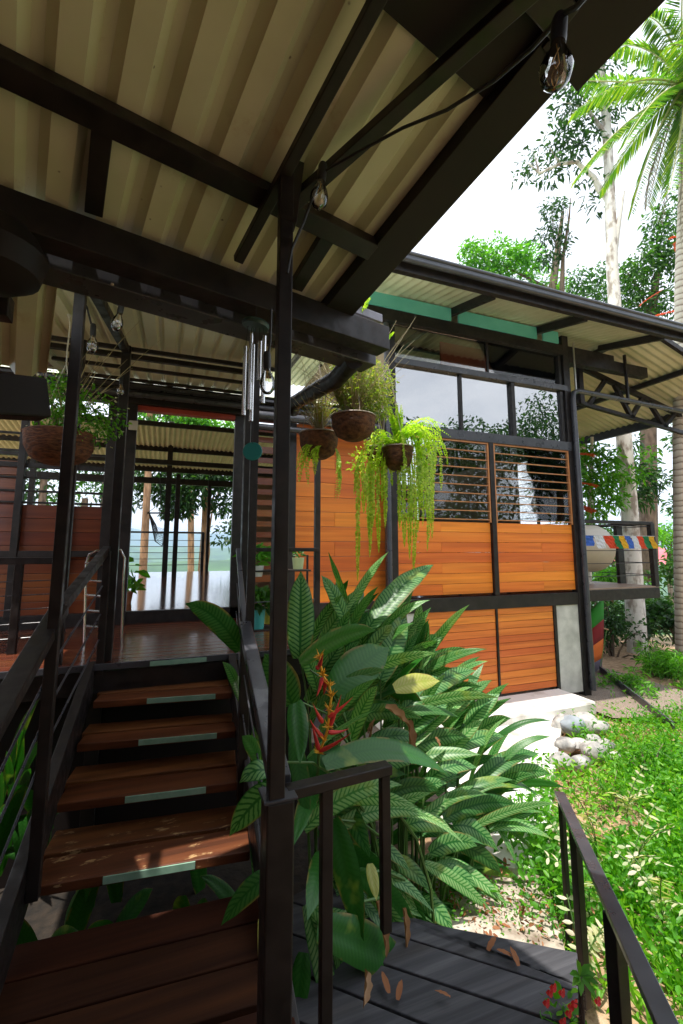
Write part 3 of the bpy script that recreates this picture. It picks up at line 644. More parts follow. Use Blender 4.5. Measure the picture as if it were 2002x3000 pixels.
# side roof falling to the right
wavy((6.62,9.4,rz(5.1)+.02),(0,-1,0),(1,0,-.33),5.0,2.55,.13,.014).build('side_roofing_sheet',SHEET,th)
bm_('side_eave_beam',STEEL,th,(9.0,4.45,4.02),(9.0,9.5,4.02),.08,.17)
for x in (6.66,7.85): bm_('side_purlin',STEEL,th,(x,4.45,rz(5.1)-.03-.33*(x-6.62)),(x,9.4,rz(5.1)-.03-.33*(x-6.62)),.07,.08)
bm_('rake_board',STEEL,th,(6.62,4.42,rz(5.1)-.01),(9.05,4.42,rz(5.1)-.01-.33*2.42),.06,.08)
part('fascia_beam',STEEL,th,lambda b:b.beam((1.70,YG,ZG-.01),(10.5,YG,ZG-.01),.07,.11),.004)
GUT=simple('gutter_metal',(.05,.055,.068),(.075,.08,.098),6,.28,bs=.04)
g=part('gutter',GUT,th,lambda b:(b.tube([(1.68,YG-.11,ZG+.03),(10.5,YG-.11,ZG+.03)],.03,12),b.tube([(1.68,YG-.13,ZG+.095),(10.5,YG-.13,ZG+.095)],.022,10),b.beam((1.68,YG-.06,ZG+.065),(10.5,YG-.06,ZG+.065),.14,.04),b.beam((1.68,YG-.12,ZG+.10),(10.5,YG-.12,ZG+.10),.035,.03)),.008)
part('gutter_rim',simple('green_grey_rim',(.10,.14,.13),(.14,.19,.17),5,.35),g,lambda b:b.beam((1.68,YG-.05,ZG+.128),(10.5,YG-.05,ZG+.128),.12,.02))
for i,px in enumerate((1105,1345,1600,1885)):
    x={0:2.05,1:3.55,2:5.05,3:6.55}[i]; bm_('rafter',STEEL,th,(x,YG+.03,rz(YG)-.065),(x,5.16,rz(5.16)-.065),.07,.10)
    bm_('rafter',STEEL,th,(x,5.2,rz(5.2)-.06),(x,9.3,rz(5.2)+.17),.07,.09) if i<3 else None
for y in (6.5,8.0): bm_('ceiling_purlin',STEEL,th,(X0,y,rz(5.2)-.02+.06*(y-5.2)),(X1,y,rz(5.2)-.02+.06*(y-5.2)),.06,.06)
part('eave_board',TEAL,th,lambda b:(b.box((1.75,4.93,4.60),(3.50,4.955,rz(4.93)-.03)),b.box((3.62,4.93,4.60),(5.0,4.955,rz(4.93)-.03)),b.box((5.12,4.93,4.60),(5.42,4.955,rz(4.93)-.03))))
bm_('wall_plate',STEEL,th,(1.75,5.0,4.555),(6.6,5.0,4.555),.10,.09)
part('conduit',WIRE,th,lambda b:b.tube([(X1+.16,4.93,3.9),(X1+.16,4.93,4.63),(X1+.2,4.95,4.68)],.012,8))
# truss carrying the side roof
tru=[]
zT=lambda x:4.35-.25*(x-6.1)
def tr(b):
    b.beam((6.05,5.25,3.86),(8.9,5.25,3.55),.06,.06); b.beam((6.05,5.25,4.5),(8.95,5.25,3.82),.06,.08)
    for a,c in (((6.32,3.84),(6.75,4.32)),((6.95,4.27),(7.3,3.73)),((7.3,3.73),(7.6,4.1)),((7.75,4.08),(8.1,3.65)),((8.1,3.65),(8.4,3.9))):
        b.beam((a[0],5.25,a[1]),(c[0],5.25,c[1]),.06,.065)
part('truss',STEEL,th,tr)
bm_('truss_post',STEEL,th,(6.14,5.24,3.82),(6.14,5.24,4.5),.10,.09,(1,0,0))
for x in (6.8,8.25): part('pipe_hanger',STEEL,th,lambda b,x=x:b.beam((x,4.92,3.80),(x,4.92,4.68-.25*(x-6.6)),.04,.03,(1,0,0)))
# balcony
bx=aY(1924,1700,5.03).x; zbt=Zf0+.02
print('balcony x',bx)
bc=thing('balcony','cantilevered balcony with dark plank floor, black frame and cable railing','balcony')
bm_('frame_beam',STEEL,bc,(X1+.10,5.03,zbt-.09),(bx,5.03,zbt-.09),.08,.16); bm_('frame_beam',STEEL,bc,(bx-.04,5.07,zbt-.09),(bx-.04,9.2,zbt-.09),.08,.16); bm_('frame_beam',STEEL,bc,(X1+.1,9.2,zbt-.09),(bx,9.2,zbt-.09),.08,.16)
b=MB(); y=5.0
while y<9.2: b.box((X1+.05,y,zbt-.01),(bx,y+.115,zbt+.012)); y+=.12
b.build('floor',woodmat('balcony_plank',(.16,.10,.08),(.25,.16,.12),(.33,.23,.18),'X',.5,.1,.2),bc)  # paler brown plank tone than the porch deck
zrt=aY(1900,1533,5.03).z
bm_('top_rail',STEEL,bc,(X1+.08,5.03,zrt),(bx,5.03,zrt),.05,.05); bm_('top_rail',STEEL,bc,(bx-.03,5.06,zrt),(bx-.03,9.2,zrt),.05,.05); bm_('top_rail',STEEL,bc,(X1,9.2,zrt),(bx,9.2,zrt),.05,.05)
bm_('rail_post',STEEL,bc,(bx-.03,5.03,zbt),(bx-.03,5.03,zrt),.07,.09,(1,0,0)); bm_('rail_post',STEEL,bc,(bx-.03,5.6,zbt),(bx-.03,5.6,zrt),.06,.14,(1,0,0)); bm_('rail_post',STEEL,bc,(bx-.03,9.2,zbt),(bx-.03,9.2,zrt),.07,.07,(1,0,0))
for i in range(5):
    z=zbt+.18+i*.19
    part('cable',RUBBER,bc,lambda b,z=z:b.tube([(X1+.1,5.03,z),(bx-.03,5.03,z),(bx-.03,9.2,z),(X1,9.2,z)],.006,5))
fl=thing('prayer_flags','string of small coloured flags tied along the balcony railing','flags')
cols=[('blue',(.06,.16,.60)),('white',(.75,.78,.85)),('red',(.75,.08,.03)),('green',(.02,.22,.08)),('yellow',(.80,.45,.03))]
fm={k:leafmat('flag_'+k,c,c,None,.4,.8,tcol=(1,1,1)) for k,c in cols}
fx=X1+.12; seq=[('blue',.26,0),('white',.2,.3),('red',.22,.5)]+[(k,.145,.35) for k in ('green','yellow','blue','white','red','green','yellow')]
zfl=aY(1800,1570,4.99).z
part('cord',WIRE,fl,lambda b:b.tube([(X1+.1,4.985,zfl+.003),(bx-.02,4.985,zfl+.003)],.004,5))
tot=sum(s[1] for s in seq); sc=(bx-X1-.18)/tot
for k,w,sk in seq:
    w*=sc; b=MB(); n=4; vs=[]
    for j in range(5):
        for i in range(n+1):
            u=i/n; v=j/4; vs.append((fx+w*u+sk*.42*v*.6,4.975+.012*math.sin(5*u+7*v+fx*9),zfl-.19*v*(1 if sk else .8)))
    b.add(vs,[(j*(n+1)+i,j*(n+1)+i+1,(j+1)*(n+1)+i+1,(j+1)*(n+1)+i) for j in range(4) for i in range(n)])
    b.build('flag',fm[k],fl,label=k+' flag'); fx+=w
tk=thing('water_tank','beige horizontal drum tank on a short leg on the balcony','tank')
tcx=aY(1700,1640,5.7); 
part('drum',TANK,tk,lambda b:b.lathe((tcx.x-.35,5.75,zbt+.60),[(0,-.02),(.36,0),(.39,.05),(.39,.72),(.36,.80),(.2,.86),(0,.88)],28,(1,.0,0)))
part('leg',TANK,tk,lambda b:(b.tube([(tcx.x+.18,5.75,zbt+.01),(tcx.x+.18,5.75,zbt+.25)],.05,12),b.lathe((tcx.x+.18,5.75,zbt+.012),[(0,0),(.11,0),(.11,.02),(.05,.03)],16)))
# things inside the tall house
fan=thing('standing_fan','dark round caged fan behind the right louvred window','fan')
fc=aY(1574,1372,6.3)
part('cage',RUBBER,fan,lambda b:(b.lathe(fc,[(0,.05),(.12,.04),(.20,.0),(.20,-.05),(.1,-.09),(0,-.1)],24,(0,-1,0))))
part('stand',RUBBER,fan,lambda b:(b.tube([fc+Vector((0,.05,-.1)),(fc.x,6.35,Zf0+.02)],.018,8),b.lathe((fc.x,6.35,Zf0),[(0,.03),(.18,.02),(.18,0)],20)))
mr=thing('round_mirror','pale round mirror behind the right louvred window below the dark fan','mirror')
mc=aY(1583,1480,5.9); part('disc',TANK,mr,lambda b:b.lathe(mc,[(0,.0),(.15,0),(.155,-.02),(0,-.02)],28,(0,-1,0)))
part('rim',RUBBER,mr,lambda b:b.lathe(mc,[(.155,.01),(.175,.01),(.175,-.02),(.155,-.02),(.155,.01)],28,(0,-1,0)))
part('stand',RUBBER,mr,lambda b:b.tube([mc+Vector((0,.03,-.17)),(mc.x,5.93,Zf0)],.012,6))

ep=thing('unseen_blocker','added unseen plank walls blocking sky light from the left and behind the viewer','building')  # added out of view to block sky light and darken the landing
def vplanks(b,x,y0,y1,z0,z1,n):
    h=(z1-z0)/n
    for i in range(n): b.box((x,y0,z0+i*h),(x+.03,y1,z0+(i+1)*h-.004))
b=MB(); vplanks(b,-2.05,-3.2,2.9,-.5,3.1,16); b.build('side_wall',DARKW,ep)
b=MB()
for i in range(18): b.box((-2.05,-2.3,-.5+i*.22),(1.35,-2.27,-.5+(i+1)*.22-.004))
b.build('blocker_wall',DARKW,ep)
part('blocker_roof',SOFFIT,ep,lambda b:b.box((-2.3,-3.4,3.75),(1.5,-1.9,3.85)))
for x in (-2.0,1.3): bm_('wall_post',STEEL,ep,(x,-2.22,-.5),(x,-2.22,3.7),.08,.08,(1,0,0))
# ================================================================== ground
def hz(x,y):
    r=math.hypot(x-2,y-6); h=-.55
    if x<1.7: h-=.12*min(1,(1.7-x)/1.)
    h+= .05*math.sin(x*1.7)*math.cos(y*1.3)
    e=max(0,y-11.5); h-= min(e*.35,3)+max(0,e-6)**1.0*.30
    ex=max(0,x-9); h-=min(ex*.12,1.5)
    if y<4.6 and x>4.4: h+=-.02*(x-4.4)
    far=max(0,r-80); h-=0*far
    return max(h,-60+12*math.sin(x*.011)*math.cos(y*.013))
def grid(xs,ys,fn):
    b=MB(); n=len(xs); b.add([(x,y,fn(x,y)) for y in ys for x in xs],[(j*n+i,j*n+i+1,(j+1)*n+i+1,(j+1)*n+i) for j in range(len(ys)-1) for i in range(n-1)]); b.smooth=True; return b
def axis(lim):
    a=[0]; s=.4
    while a[-1]<lim: a.append(a[-1]+s); s*=1.12 if a[-1]>12 else 1.0
    return a
ax=axis(5200); xs=sorted(set([-v for v in ax]+ax)); 
def gm(nt,out):
    v=coords(nt); n=noise(nt,v,.9,5); n2=noise(nt,v,14,5,.7); ln=nt.nodes.new('ShaderNodeVectorMath'); ln.operation='LENGTH'; nt.links.new(v,ln.inputs[0])
    near=ramp(nt,n2,[(.3,(.13,.075,.04)),(.5,(.36,.23,.13)),(.7,(.50,.36,.24))]).outputs[0]
    gr=ramp(nt,noise(nt,v,.05,6,.7),[(.35,(.02,.06,.015)),(.6,(.06,.13,.03))]).outputs[0]
    f=ramp(nt,math_(nt,'DIVIDE',ln.outputs['Value'],40.),[(.35,(0,)*3),(.55,(1,)*3)]).outputs[0]
    p=N(nt,'ShaderNodeBsdfPrincipled',Roughness=.95); nt.links.new(mixc(nt,f,near,gr),p.inputs[0]); nt.links.new(bump(nt,n2,.6,.03),p.inputs['Normal']); nt.links.new(p.outputs[0],out.inputs[0])
GROUND=mat('ground_soil',gm)
grid(xs,xs,hz).build('ground',GROUND,kind='structure')
HILLM=simple('wooded_hill',(.02,.06,.02),(.06,.13,.035),.02,.95,bs=.5)
def hills(name,dist,hh,seed,w,kx):
    b=MB(); n=120; m=6; vs=[]
    for j in range(m+1):
        for i in range(n+1):
            t=-1+2*i/n; x=t*w; s=math.sin(j/m*math.pi/2)
            hgt=hh*(.62+.22*math.sin(kx*t*3+seed)+.12*math.sin(kx*t*9+seed*2)+.05*math.sin(kx*t*27+seed*3)+.02*math.sin(kx*t*71+seed))
            vs.append((x,dist+j*dist*.06,-62+(hgt+60)*s))
    b.add(vs,[(j*(n+1)+i,j*(n+1)+i+1,(j+1)*(n+1)+i+1,(j+1)*(n+1)+i) for j in range(m) for i in range(n)]); b.smooth=True
    b.build(name,HILLM,kind='structure')
hills('hills',480,-14,1.3,900,2.2); hills('hills',1300,30,4.1,2200,2.6); hills('hills',3200,240,2.2,5000,2.0)
# concrete pad and path
part('path',CONCW,None,lambda b:b.box((2.3,4.38,-.52),(5.05,4.97,-.35)),.03,kind='structure')
PP=[aZ(1622,2085,-.45),aZ(1628,2250,-.46),aZ(1605,2480,-.47),aZ(1560,2560,-.48),aZ(1330,2560,-.48),aZ(1200,2300,-.47),Vector((2.3,4.377,-.45))]
PP[0].y=4.377
part('path',CONCW,None,lambda b:b.add([tuple(p) for p in PP]+[(p.x,p.y,-.8) for p in PP],[(6,5,4,3,2,1,0)]+[(k,(k+1)%7,7+(k+1)%7,7+k) for k in range(7)]),0,kind='structure')
PD=[aZ(1590,2530,-.49),aZ(1660,2800,-.40),aZ(1640,2850,-.40),aZ(1230,2720,-.40),aZ(1150,2600,-.40),aZ(1300,2540,-.47)]
part('path',simple('pale_dirt',(.20,.15,.11),(.55,.48,.40),9,.95,bs=.6,bd=.02),None,lambda b:b.add([tuple(p) for p in PD],[(0,1,2,3,4,5)]),0,kind='structure')
gp=MB(); gp.add([(5.08,4.2,-.49),(5.9,3.9,-.50),(7.0,4.6,-.50),(7.3,8.5,-.5),(5.3,8.5,-.5)],[(0,1,2,3,4)]); gp.build('gravel_path',GRAVEL,kind='structure')
ed=thing('garden_edging','thin black edging strip between gravel and shrubs under the balcony','edging')
e0=aZ(1758,1960,-.46); e1=aZ(1975,2130,-.46)
part('strip',STEELB,ed,lambda b:b.beam(e0,e1,.02,.10),.002)

BED_SHADE=simple('shade_dark_soil',(.008,.006,.004),(.028,.019,.012),14,.95,bs=.7,bd=.02)  # near-black soil colour paints the shade under stairs and porch
part('shade_dark_bed',BED_SHADE,None,lambda b:b.add([(-3.4,-.5,-.56+.04),(.86,-.5,-.52),(.95,1.7,-.50),(1.3,2.9,-.455),(2.25,3.3,-.46),(2.3,5.1,-.46),(-3.4,5.2,-.5)],[(0,1,2,3,4,5,6)]),0,kind='structure')
# ================================================================== string lights
def bulb(parent,top,s=1.,ax=(0,0,-1),fil=True):
    a=Vector(ax).normalized(); 
    k=part('socket',RUBBER,parent,lambda b:b.lathe(top,[(0,-.012*s),(.010*s,-.01*s),(.013*s,0),(.0135*s,.035*s),(.012*s,.05*s),(0,.05*s)],14,a))
    g=part('bulb',BULBG,parent,lambda b:b.lathe(top+a*.048*s,[(.011*s,0),(.012*s,.012*s),(.022*s,.032*s),(.0265*s,.052*s),(.023*s,.072*s),(.012*s,.086*s),(0,.09*s)],22,a))
    if fil: part('filament',FILAM,g,lambda b:b.tube([top+a*.05*s+Vector((-.003,0,0)),top+a*.085*s+Vector((.006,0,0)),top+a*.10*s,top+a*.085*s+Vector((-.006,.002,0)),top+a*.055*s+Vector((.003,0,0))],0.0008*s,5))
sl1=thing('string_lights','black cable of clear bulbs running from the canopy corner down the slim central post','string lights')
cp=[aD(1760,-60,.62),aD(1690,20,.70),aD(1652,40,.76),aD(1560,140,.86),aD(1450,235,.95),aD(1310,322,1.08),aD(1180,375,1.2),aD(1060,440,1.32),aD(968,492,1.42),aD(945,508,1.44),aD(925,555,1.43),aD(890,650,1.40),aD(855,730,1.37),aD(842,800,1.36)]
part('cable',RUBBER,sl1,lambda b:b.tube(cp,.0045,8))
cp2=[aD(795,905,1.65),aD(792,1000,1.67),aD(785,1050,1.68)]
part('cable',RUBBER,sl1,lambda b:b.tube(cp2,.0045,6))
bulb(sl1,aD(1640,62,.765),1.0,(-.16,0,-1),True); bulb(sl1,aD(946,488,1.44),1.1,(-.1,0,-1)); bulb(sl1,aD(783,1040,1.68),1.1,(.03,0,-1))
sl2=thing('string_lights','black cable with small clear bulbs tied to the left porch posts','string lights')
part('cable',RUBBER,sl2,lambda b:b.tube([aD(212,800,2.2),aD(216,842,2.2),aD(255,848,2.2),aD(300,870,2.2),aD(345,892,2.2),aD(400,902,2.2),aD(480,900,2.2),aD(560,893,2.2),aD(620,880,2.0)],.006,6))
part('cable',RUBBER,sl2,lambda b:b.tube([aD(216,810,2.2),aD(225,850,2.2),aD(255,900,2.25),aD(268,950,2.3)],.005,6))
bulb(sl2,aD(358,890,2.2),1.05,(-.15,0,-1)); bulb(sl2,aD(274,955,2.3),1.05,(.03,0,-1)); bulb(sl2,aD(356,1105,3.2),1.,(0,0,-1))
# ================================================================== wind chime
wc=thing('wind_chime','wind chime of silver tubes with a teal disc sail hanging beside the central post','wind chime')
ct=aD(750,950,1.85)
part('top_disc',simple('dark_green_wood',(.01,.045,.035),(.02,.06,.05),8,.4),wc,lambda b:b.lathe(ct,[(0,-.014),(.052,-.012),(.056,0),(.052,.008),(0,.009)],26,(.12,-.1,1)))
for i,(x,y0,y1) in enumerate(((720,1015,1225),(737,975,1210),(742,1010,1243),(775,985,1190),(762,1000,1120))):
    p=aD(x,y0,1.83+.012*(i%3)); q=aD(x,y1,1.83+.012*(i%3)); q=Vector((p.x,p.y,q.z)); 
    part('chime_tube',CHROME,wc,lambda b:b.tube([p,q],.0085,12)); part('cord',RUBBER,wc,lambda b:b.tube([p,Vector((p.x*.8+ct.x*.2,p.y*.8+ct.y*.2,ct.z-.01))],.0012,4))
sp=aD(752,1333,1.85)
part('sail',TEALD,wc,lambda b:b.lathe((ct.x,ct.y,sp.z),[(0,-.003),(.036,-.003),(.038,0),(.036,.003),(0,.003)],26,(-.3,-1,.1)))
part('cord',RUBBER,wc,lambda b:(b.tube([(ct.x,ct.y,ct.z),(ct.x,ct.y,sp.z+.03)],.0013,4),b.tube([(ct.x,ct.y,ct.z),(ct.x,ct.y,ct.z+.08)],.002,4)))
# ================================================================== ladder rack, pots
cr=thing('folding_ladder','arched chrome folding step ladder leaning on the porch by the stair railing','ladder')
def on(px,py,Y=4.0): return aY(px,py,Y)
def ladder(b):
    L=on(246,1920); 
    b.tube([on(246,1930),on(252,1700),on(253,1650),on(262,1625),on(285,1613),on(310,1620)],.010,8); b.tube([on(355,1950),on(362,1700),on(366,1635),on(355,1612),on(340,1610)],.010,8)
    b.tube([on(300,1700),on(296,1840)],.008,6)
part('frame',CHROME,cr,ladder)
for y in (1652,1702,1745,1790,1836): part('rung',CHROME,cr,lambda b,y=y:b.tube([on(250,y-2),on(314,y+3)],.011,8))
sh=thing('plant_shelf','dark metal shelf rack holding small potted plants behind the central post','shelf')
sx0,sx1=aY(735,1700,4.3).x,aY(905,1700,4.3).x
for z,xa,xb in ((aY(800,1842,4.3).z,sx0,sx1-.15),(aY(800,1672,4.3).z,sx0,sx1)):
    bm_('shelf_board',STEEL,sh,(xa,4.35,z),(xb,4.35,z),.25,.015)
for x in (sx0,(sx0+sx1)/2,sx1): bm_('leg',STEEL,sh,(x,4.35,.77),(x,4.35,1.45),.02,.02,(1,0,0))
def pot(name,label,m,c,r,h,leaf,n,L,fr=.8):
    t=thing(name,label,'plant pot'); part('pot',m,t,lambda b:b.lathe(c,[(0,0),(r*.8,0),(r,h),(r*.93,h),(r*.9,h*.9),(0,h*.88)],20))
    clumps([(c[0],c[1],c[2]+h+L*.6)],[L],[n],L*fr,.45,leaf,'foliage',t,.7,.6); return t
z1=aY(800,1842,4.3).z+.01; z2=aY(800,1672,4.3).z+.01
CY_=col('aqua_pot',(.08,.45,.42),.4); YE_=col('yellow_pot',(.70,.55,.06),.4); PG=col('pale_green_pot',(.5,.58,.3),.5); WH=col('white_pot',(.6,.6,.58),.5)
pot('potted_plant','aqua pot with a dark bushy plant on the lower shelf',CY_,(aY(757,1800,4.3).x,4.3,z1),.065,.17,TREEL,160,.13)
pot('potted_plant','yellow pot beside the aqua pot on the lower shelf',YE_,(aY(790,1800,4.4).x,4.42,z1+.02),.055,.15,TREEL,60,.07)
pot('potted_plant','white box planter with thin leaves on the upper shelf',WH,(aY(748,1690,4.3).x,4.3,z2-.06),.08,.1,WEEDL,120,.13)
pot('potted_plant','pale green pot at the right end of the upper shelf',PG,(aY(878,1650,4.3).x,4.35,z2),.06,.11,TREEL,40,.05)
pm=thing('potted_plant','broad leaved dark plant just inside the doorway','plant')
cm=aY(395,1720,5.9); cm.z=max(cm.z,1.0)
clumps([(cm.x-.08,5.9,1.05),(cm.x-.08,5.9,1.25)],[.16,.16],[26,22],.15,.6,WEEDL,'foliage',pm,.9,.3); part('stem',STEM,pm,lambda b:b.tube([(cm.x-.1,5.9,.88),(cm.x-.08,5.9,1.3)],.012,6))
part('pot',TERRA,pm,lambda b:b.lathe((cm.x-.12,5.9,.88),[(0,0),(.09,0),(.11,.14),(.1,.14),(0,.12)],18))
# ================================================================== hanging baskets
def frond(acc,pts,n,pl,pw,taper=True,up=(0,0,1)):
    # pinnae in pairs along a curved rachis
    pts=[Vector(p) for p in pts]; 
    seg=[0]; 
    for a,b in zip(pts[:-1],pts[1:]): seg.append(seg[-1]+(b-a).length)
    tot=seg[-1]
    for i in range(n):
        t=(i+.6)/n*tot; k=0
        while k<len(pts)-2 and seg[k+1]<t: k+=1
        f=(t-seg[k])/(seg[k+1]-seg[k]); p=pts[k].lerp(pts[k+1],f); tan=(pts[k+1]-pts[k]).normalized()
        sd=tan.cross(Vector(up)); 
        if sd.length<.15: sd=tan.cross(Vector((.3,-.9,.2)))
        sd.normalize(); q=i/n; ll=pl*(math.sin(math.pi*min(1,q*.93+.12))**.6 if taper else 1)
        for s in (-1,1):
            d=sd*s+tan*.35+Vector((rnd.uniform(-.2,.2),rnd.uniform(-.2,.2),rnd.uniform(-.25,.1)))
            acc.append((tuple(p),tuple(d),tuple(sd.cross(tan)*s+Vector((rnd.uniform(-.3,.3),)*3)),ll*rnd.uniform(.75,1.15),pw*rnd.uniform(.8,1.2)))
def accmesh(acc,name,m,parent,**k):
    return leafmesh(name,[a[0] for a in acc],[a[1] for a in acc],[a[2] for a in acc],np.array([a[3] for a in acc]),np.array([a[4] for a in acc]),m,parent,droop=.1,**k)
def bez(a,b,c,n=10):
    a,b,c=Vector(a),Vector(b),Vector(c); return [a*(1-t)**2+b*2*t*(1-t)+c*t*t for t in [i/n for i in range(n+1)]]
def bowl(name,c,r,h,m,parent): return part(name,m,parent,lambda b:b.lathe(c,[(r*.9,.01),(r,0),(r*1.0,-.02),(r*.96,-h*.45),(r*.78,-h*.8),(r*.4,-h*.98),(0,-h)],26))
WHITISH=simple('wire_frame',(.25,.2,.15),(.35,.3,.25),9,.5)
def hangers(parent,c,r,top,m=WHITISH,rr=.0022):
    for k in range(3):
        a=2.1*k+.4; part('hanger_wire',m,parent,lambda b:b.tube([(c[0]+r*math.cos(a),c[1]+r*math.sin(a),c[2]),top],rr,5))
    part('rim_wire',m,parent,lambda b:b.tube([(c[0]+r*1.02*math.cos(t),c[1]+r*1.02*math.sin(t),c[2]) for t in [i*math.pi/12 for i in range(25)]],.004,5))
def twigs(parent,c,n,L,zb=.3,seed=3):
    q=random.Random(seed); b=MB()
    for i in range(n):
        a=q.uniform(0,6.28); e=Vector((math.cos(a)*q.uniform(.2,1),math.sin(a)*q.uniform(.2,1),q.uniform(zb,1.3)))*L*q.uniform(.6,1.1)
        m=e*.5+Vector((q.uniform(-.05,.05),q.uniform(-.05,.05),L*.12)); b.tube(bez(c,Vector(c)+m,Vector(c)+e,4),[.003,.0025,.002,.0015,.001],4,False)
    return b.build('twigs',simple('dry_twig',(.3,.24,.13),(.5,.44,.27),9,.8) if 'dry_twig' not in MATS else MATS['dry_twig'],parent)
# front basket
h1=thing('hanging_basket','coir basket of airy fern hanging highest and nearest below the gutter end','hanging basket','hanging baskets at the gutter corner')
c1=aD(1036,1222,2.75); bowl('basket',c1,.133,.145,COIR,h1); hangers(h1,c1,.133,(c1.x+.02,c1.y,2.62)); twigs(h1,c1,110,.44,.5)
acc=[]
for i in range(46):   # upright thin fronds
    a=rnd.uniform(-2.9,1.2); r=rnd.uniform(.02,.22); hh=rnd.uniform(.25,.52); dx=math.cos(a)*r; dy=math.sin(a)*r
    frond(acc,bez(c1,c1+Vector((dx*.4-.04,dy*.4,hh*.6)),c1+Vector((dx-.07,dy,hh))),26,.020,.009)
for i in range(16):
    a=math.pi+rnd.uniform(-.6,.6); hh=rnd.uniform(.2,.42)
    frond(acc,bez(c1+Vector((-.05,0,0)),c1+Vector((-.12,0,hh*.7)),c1+Vector((-.10-rnd.uniform(0,.1),rnd.uniform(-.1,.1),hh))),30,.024,.010)
accmesh(acc,'fern_fronds',FERNU,h1)
clumps([c1+Vector((.05,0,.14)),c1+Vector((.13,.0,.22)),c1+Vector((.02,0,.3)),c1+Vector((.16,0,.10))],[.17,.15,.15,.12],[1300,1000,900,500],.024,.4,FERNU,'airy_foliage',h1,1.,.2)
# left basket behind
h2=thing('hanging_basket','coir basket with dry brownish fern hanging left of the front basket','hanging basket','hanging baskets at the gutter corner')
c2=aD(935,1272,3.05); bowl('basket',c2,.13,.17,COIR,h2); hangers(h2,c2,.13,(c2.x,c2.y,2.75)); twigs(h2,c2,40,.36,.3,5)
acc=[]
for i in range(26):
    a=rnd.uniform(0,6.28); r=rnd.uniform(.05,.2); hh=rnd.uniform(.15,.36)
    frond(acc,bez(c2,c2+Vector((math.cos(a)*r*.5,math.sin(a)*r*.5,hh)),c2+Vector((math.cos(a)*r,math.sin(a)*r,hh*.8))),22,.022,.012)
accmesh(acc,'fern_fronds',leafmat('dry_fern',(.25,.16,.06),(.32,.28,.08),(.2,.3,.06),.35),h2)
acc=[]
for i in range(7):
    x=-.02-rnd.uniform(0,.10); p=c2+Vector((x,-.1,-.10)); frond(acc,bez(p,p+Vector((-.06,-.05,-.02)),p+Vector((-.06+rnd.uniform(-.04,.05),-.05,-rnd.uniform(.12,.28)))),18,.025,.014)
for i in range(5):
    p=c2+Vector((.1,-.06,-.1)); frond(acc,bez(p,p+Vector((.02,-.05,-.1)),p+Vector((rnd.uniform(-.03,.06),-.05,-rnd.uniform(.15,.40)))),24,.02,.01)
accmesh(acc,'trailing_fronds',FERN,h2)
# right basket with the long fern
h3=thing('hanging_basket','basket of long trailing bright green fern at the right of the cluster','hanging basket','hanging baskets at the gutter corner')
c3=aD(1165,1312,2.95); bowl('basket',c3,.10,.15,COIR,h3); hangers(h3,c3,.10,(c3.x-.06,c3.y,2.7))
acc=[]
tipl=[(1308,1300,1372),(1290,1240,1300),(1272,1270,1420),(1255,1290,1640),(1240,1262,1560),(1228,1300,1500),(1215,1290,1715),(1196,1300,1660),(1185,1290,1480),(1262,1300,1600),(1205,1350,1560),(1290,1290,1450),(1247,1330,1530),(1128,1330,1560),(1105,1320,1640),(1092,1340,1560),(1078,1330,1600),(1047,1330,1730),(1062,1320,1520),(1085,1300,1655),(1120,1320,1480),(1145,1340,1430),(1168,1360,1560),(1180,1340,1620),(1222,1280,1580),(1234,1310,1460),(1264,1280,1500),(1276,1255,1390),(1070,1350,1480),(1040,1340,1460)]
for i,(x,yc,ye) in enumerate(tipl):
    j=rnd.uniform(-14,14) if i>=len(tipl) else 0; x+=j; ye-=abs(j)*5
    D=2.88+rnd.uniform(-.12,.14); s=c3+Vector((rnd.uniform(-.05,.05),rnd.uniform(-.06,.06),.02))
    k1=aD(x-(x-1165)*.25,yc-75-rnd.uniform(0,45),D) ; k2=aD(x+2,yc+40,D); e=aD(x+rnd.uniform(-6,6),ye,D)
    pts=bez(s,k1,k2,7)+bez(k2,k2+Vector((0,0,(e.z-k2.z)*.5)),e,6)[1:]
    frond(acc,pts,int(72*max(.5,(ye-1200)/400)),.026,.016)
for i in range(16):
    a=rnd.uniform(-.9,1.0); L=rnd.uniform(.24,.42); s=c3
    e=s+Vector((math.cos(a)*L,rnd.uniform(-.15,.1),rnd.uniform(-.06,.16))); frond(acc,bez(s,s+Vector((math.cos(a)*L*.4,0,L*.75)),e),30,.024,.010)
for i in range(10):
    s=c3; e=aD(1160+rnd.uniform(-40,20),1215-rnd.uniform(0,40),2.9); frond(acc,bez(s,s.lerp(e,.5)+Vector((.02,0,.03)),e),26,.022,.011)
accmesh(acc,'fern_fronds',FERN,h3)
h4=thing('hanging_basket','small dark coir basket half hidden between the front basket and the long fern','hanging basket','hanging baskets at the gutter corner')
c4=aD(1108,1312,3.15); bowl('basket',c4,.08,.13,COIR,h4); hangers(h4,c4,.08,(c4.x-.05,c4.y,2.75)); clumps([c4+Vector((0,0,.04)),c4+Vector((-.1,0,-.1))],[.11,.12],[200,200],.03,.35,FERN,'foliage',h4,.9,.1)
# fern in the gutter
gf=thing('gutter_fern','small bright fern fronds growing behind the canopy gutter','fern'); acc=[]
for a,c,e in (((948,1052),(940,1020),(945,995)),((1062,920),(1070,895),(1085,872)),((1118,1015),(1135,990),(1155,972))):
    frond(acc,bez(aD(*a,2.3),aD(*c,2.3),aD(*e,2.3)),16,.028,.014)
accmesh(acc,'fern_fronds',FERN,gf)
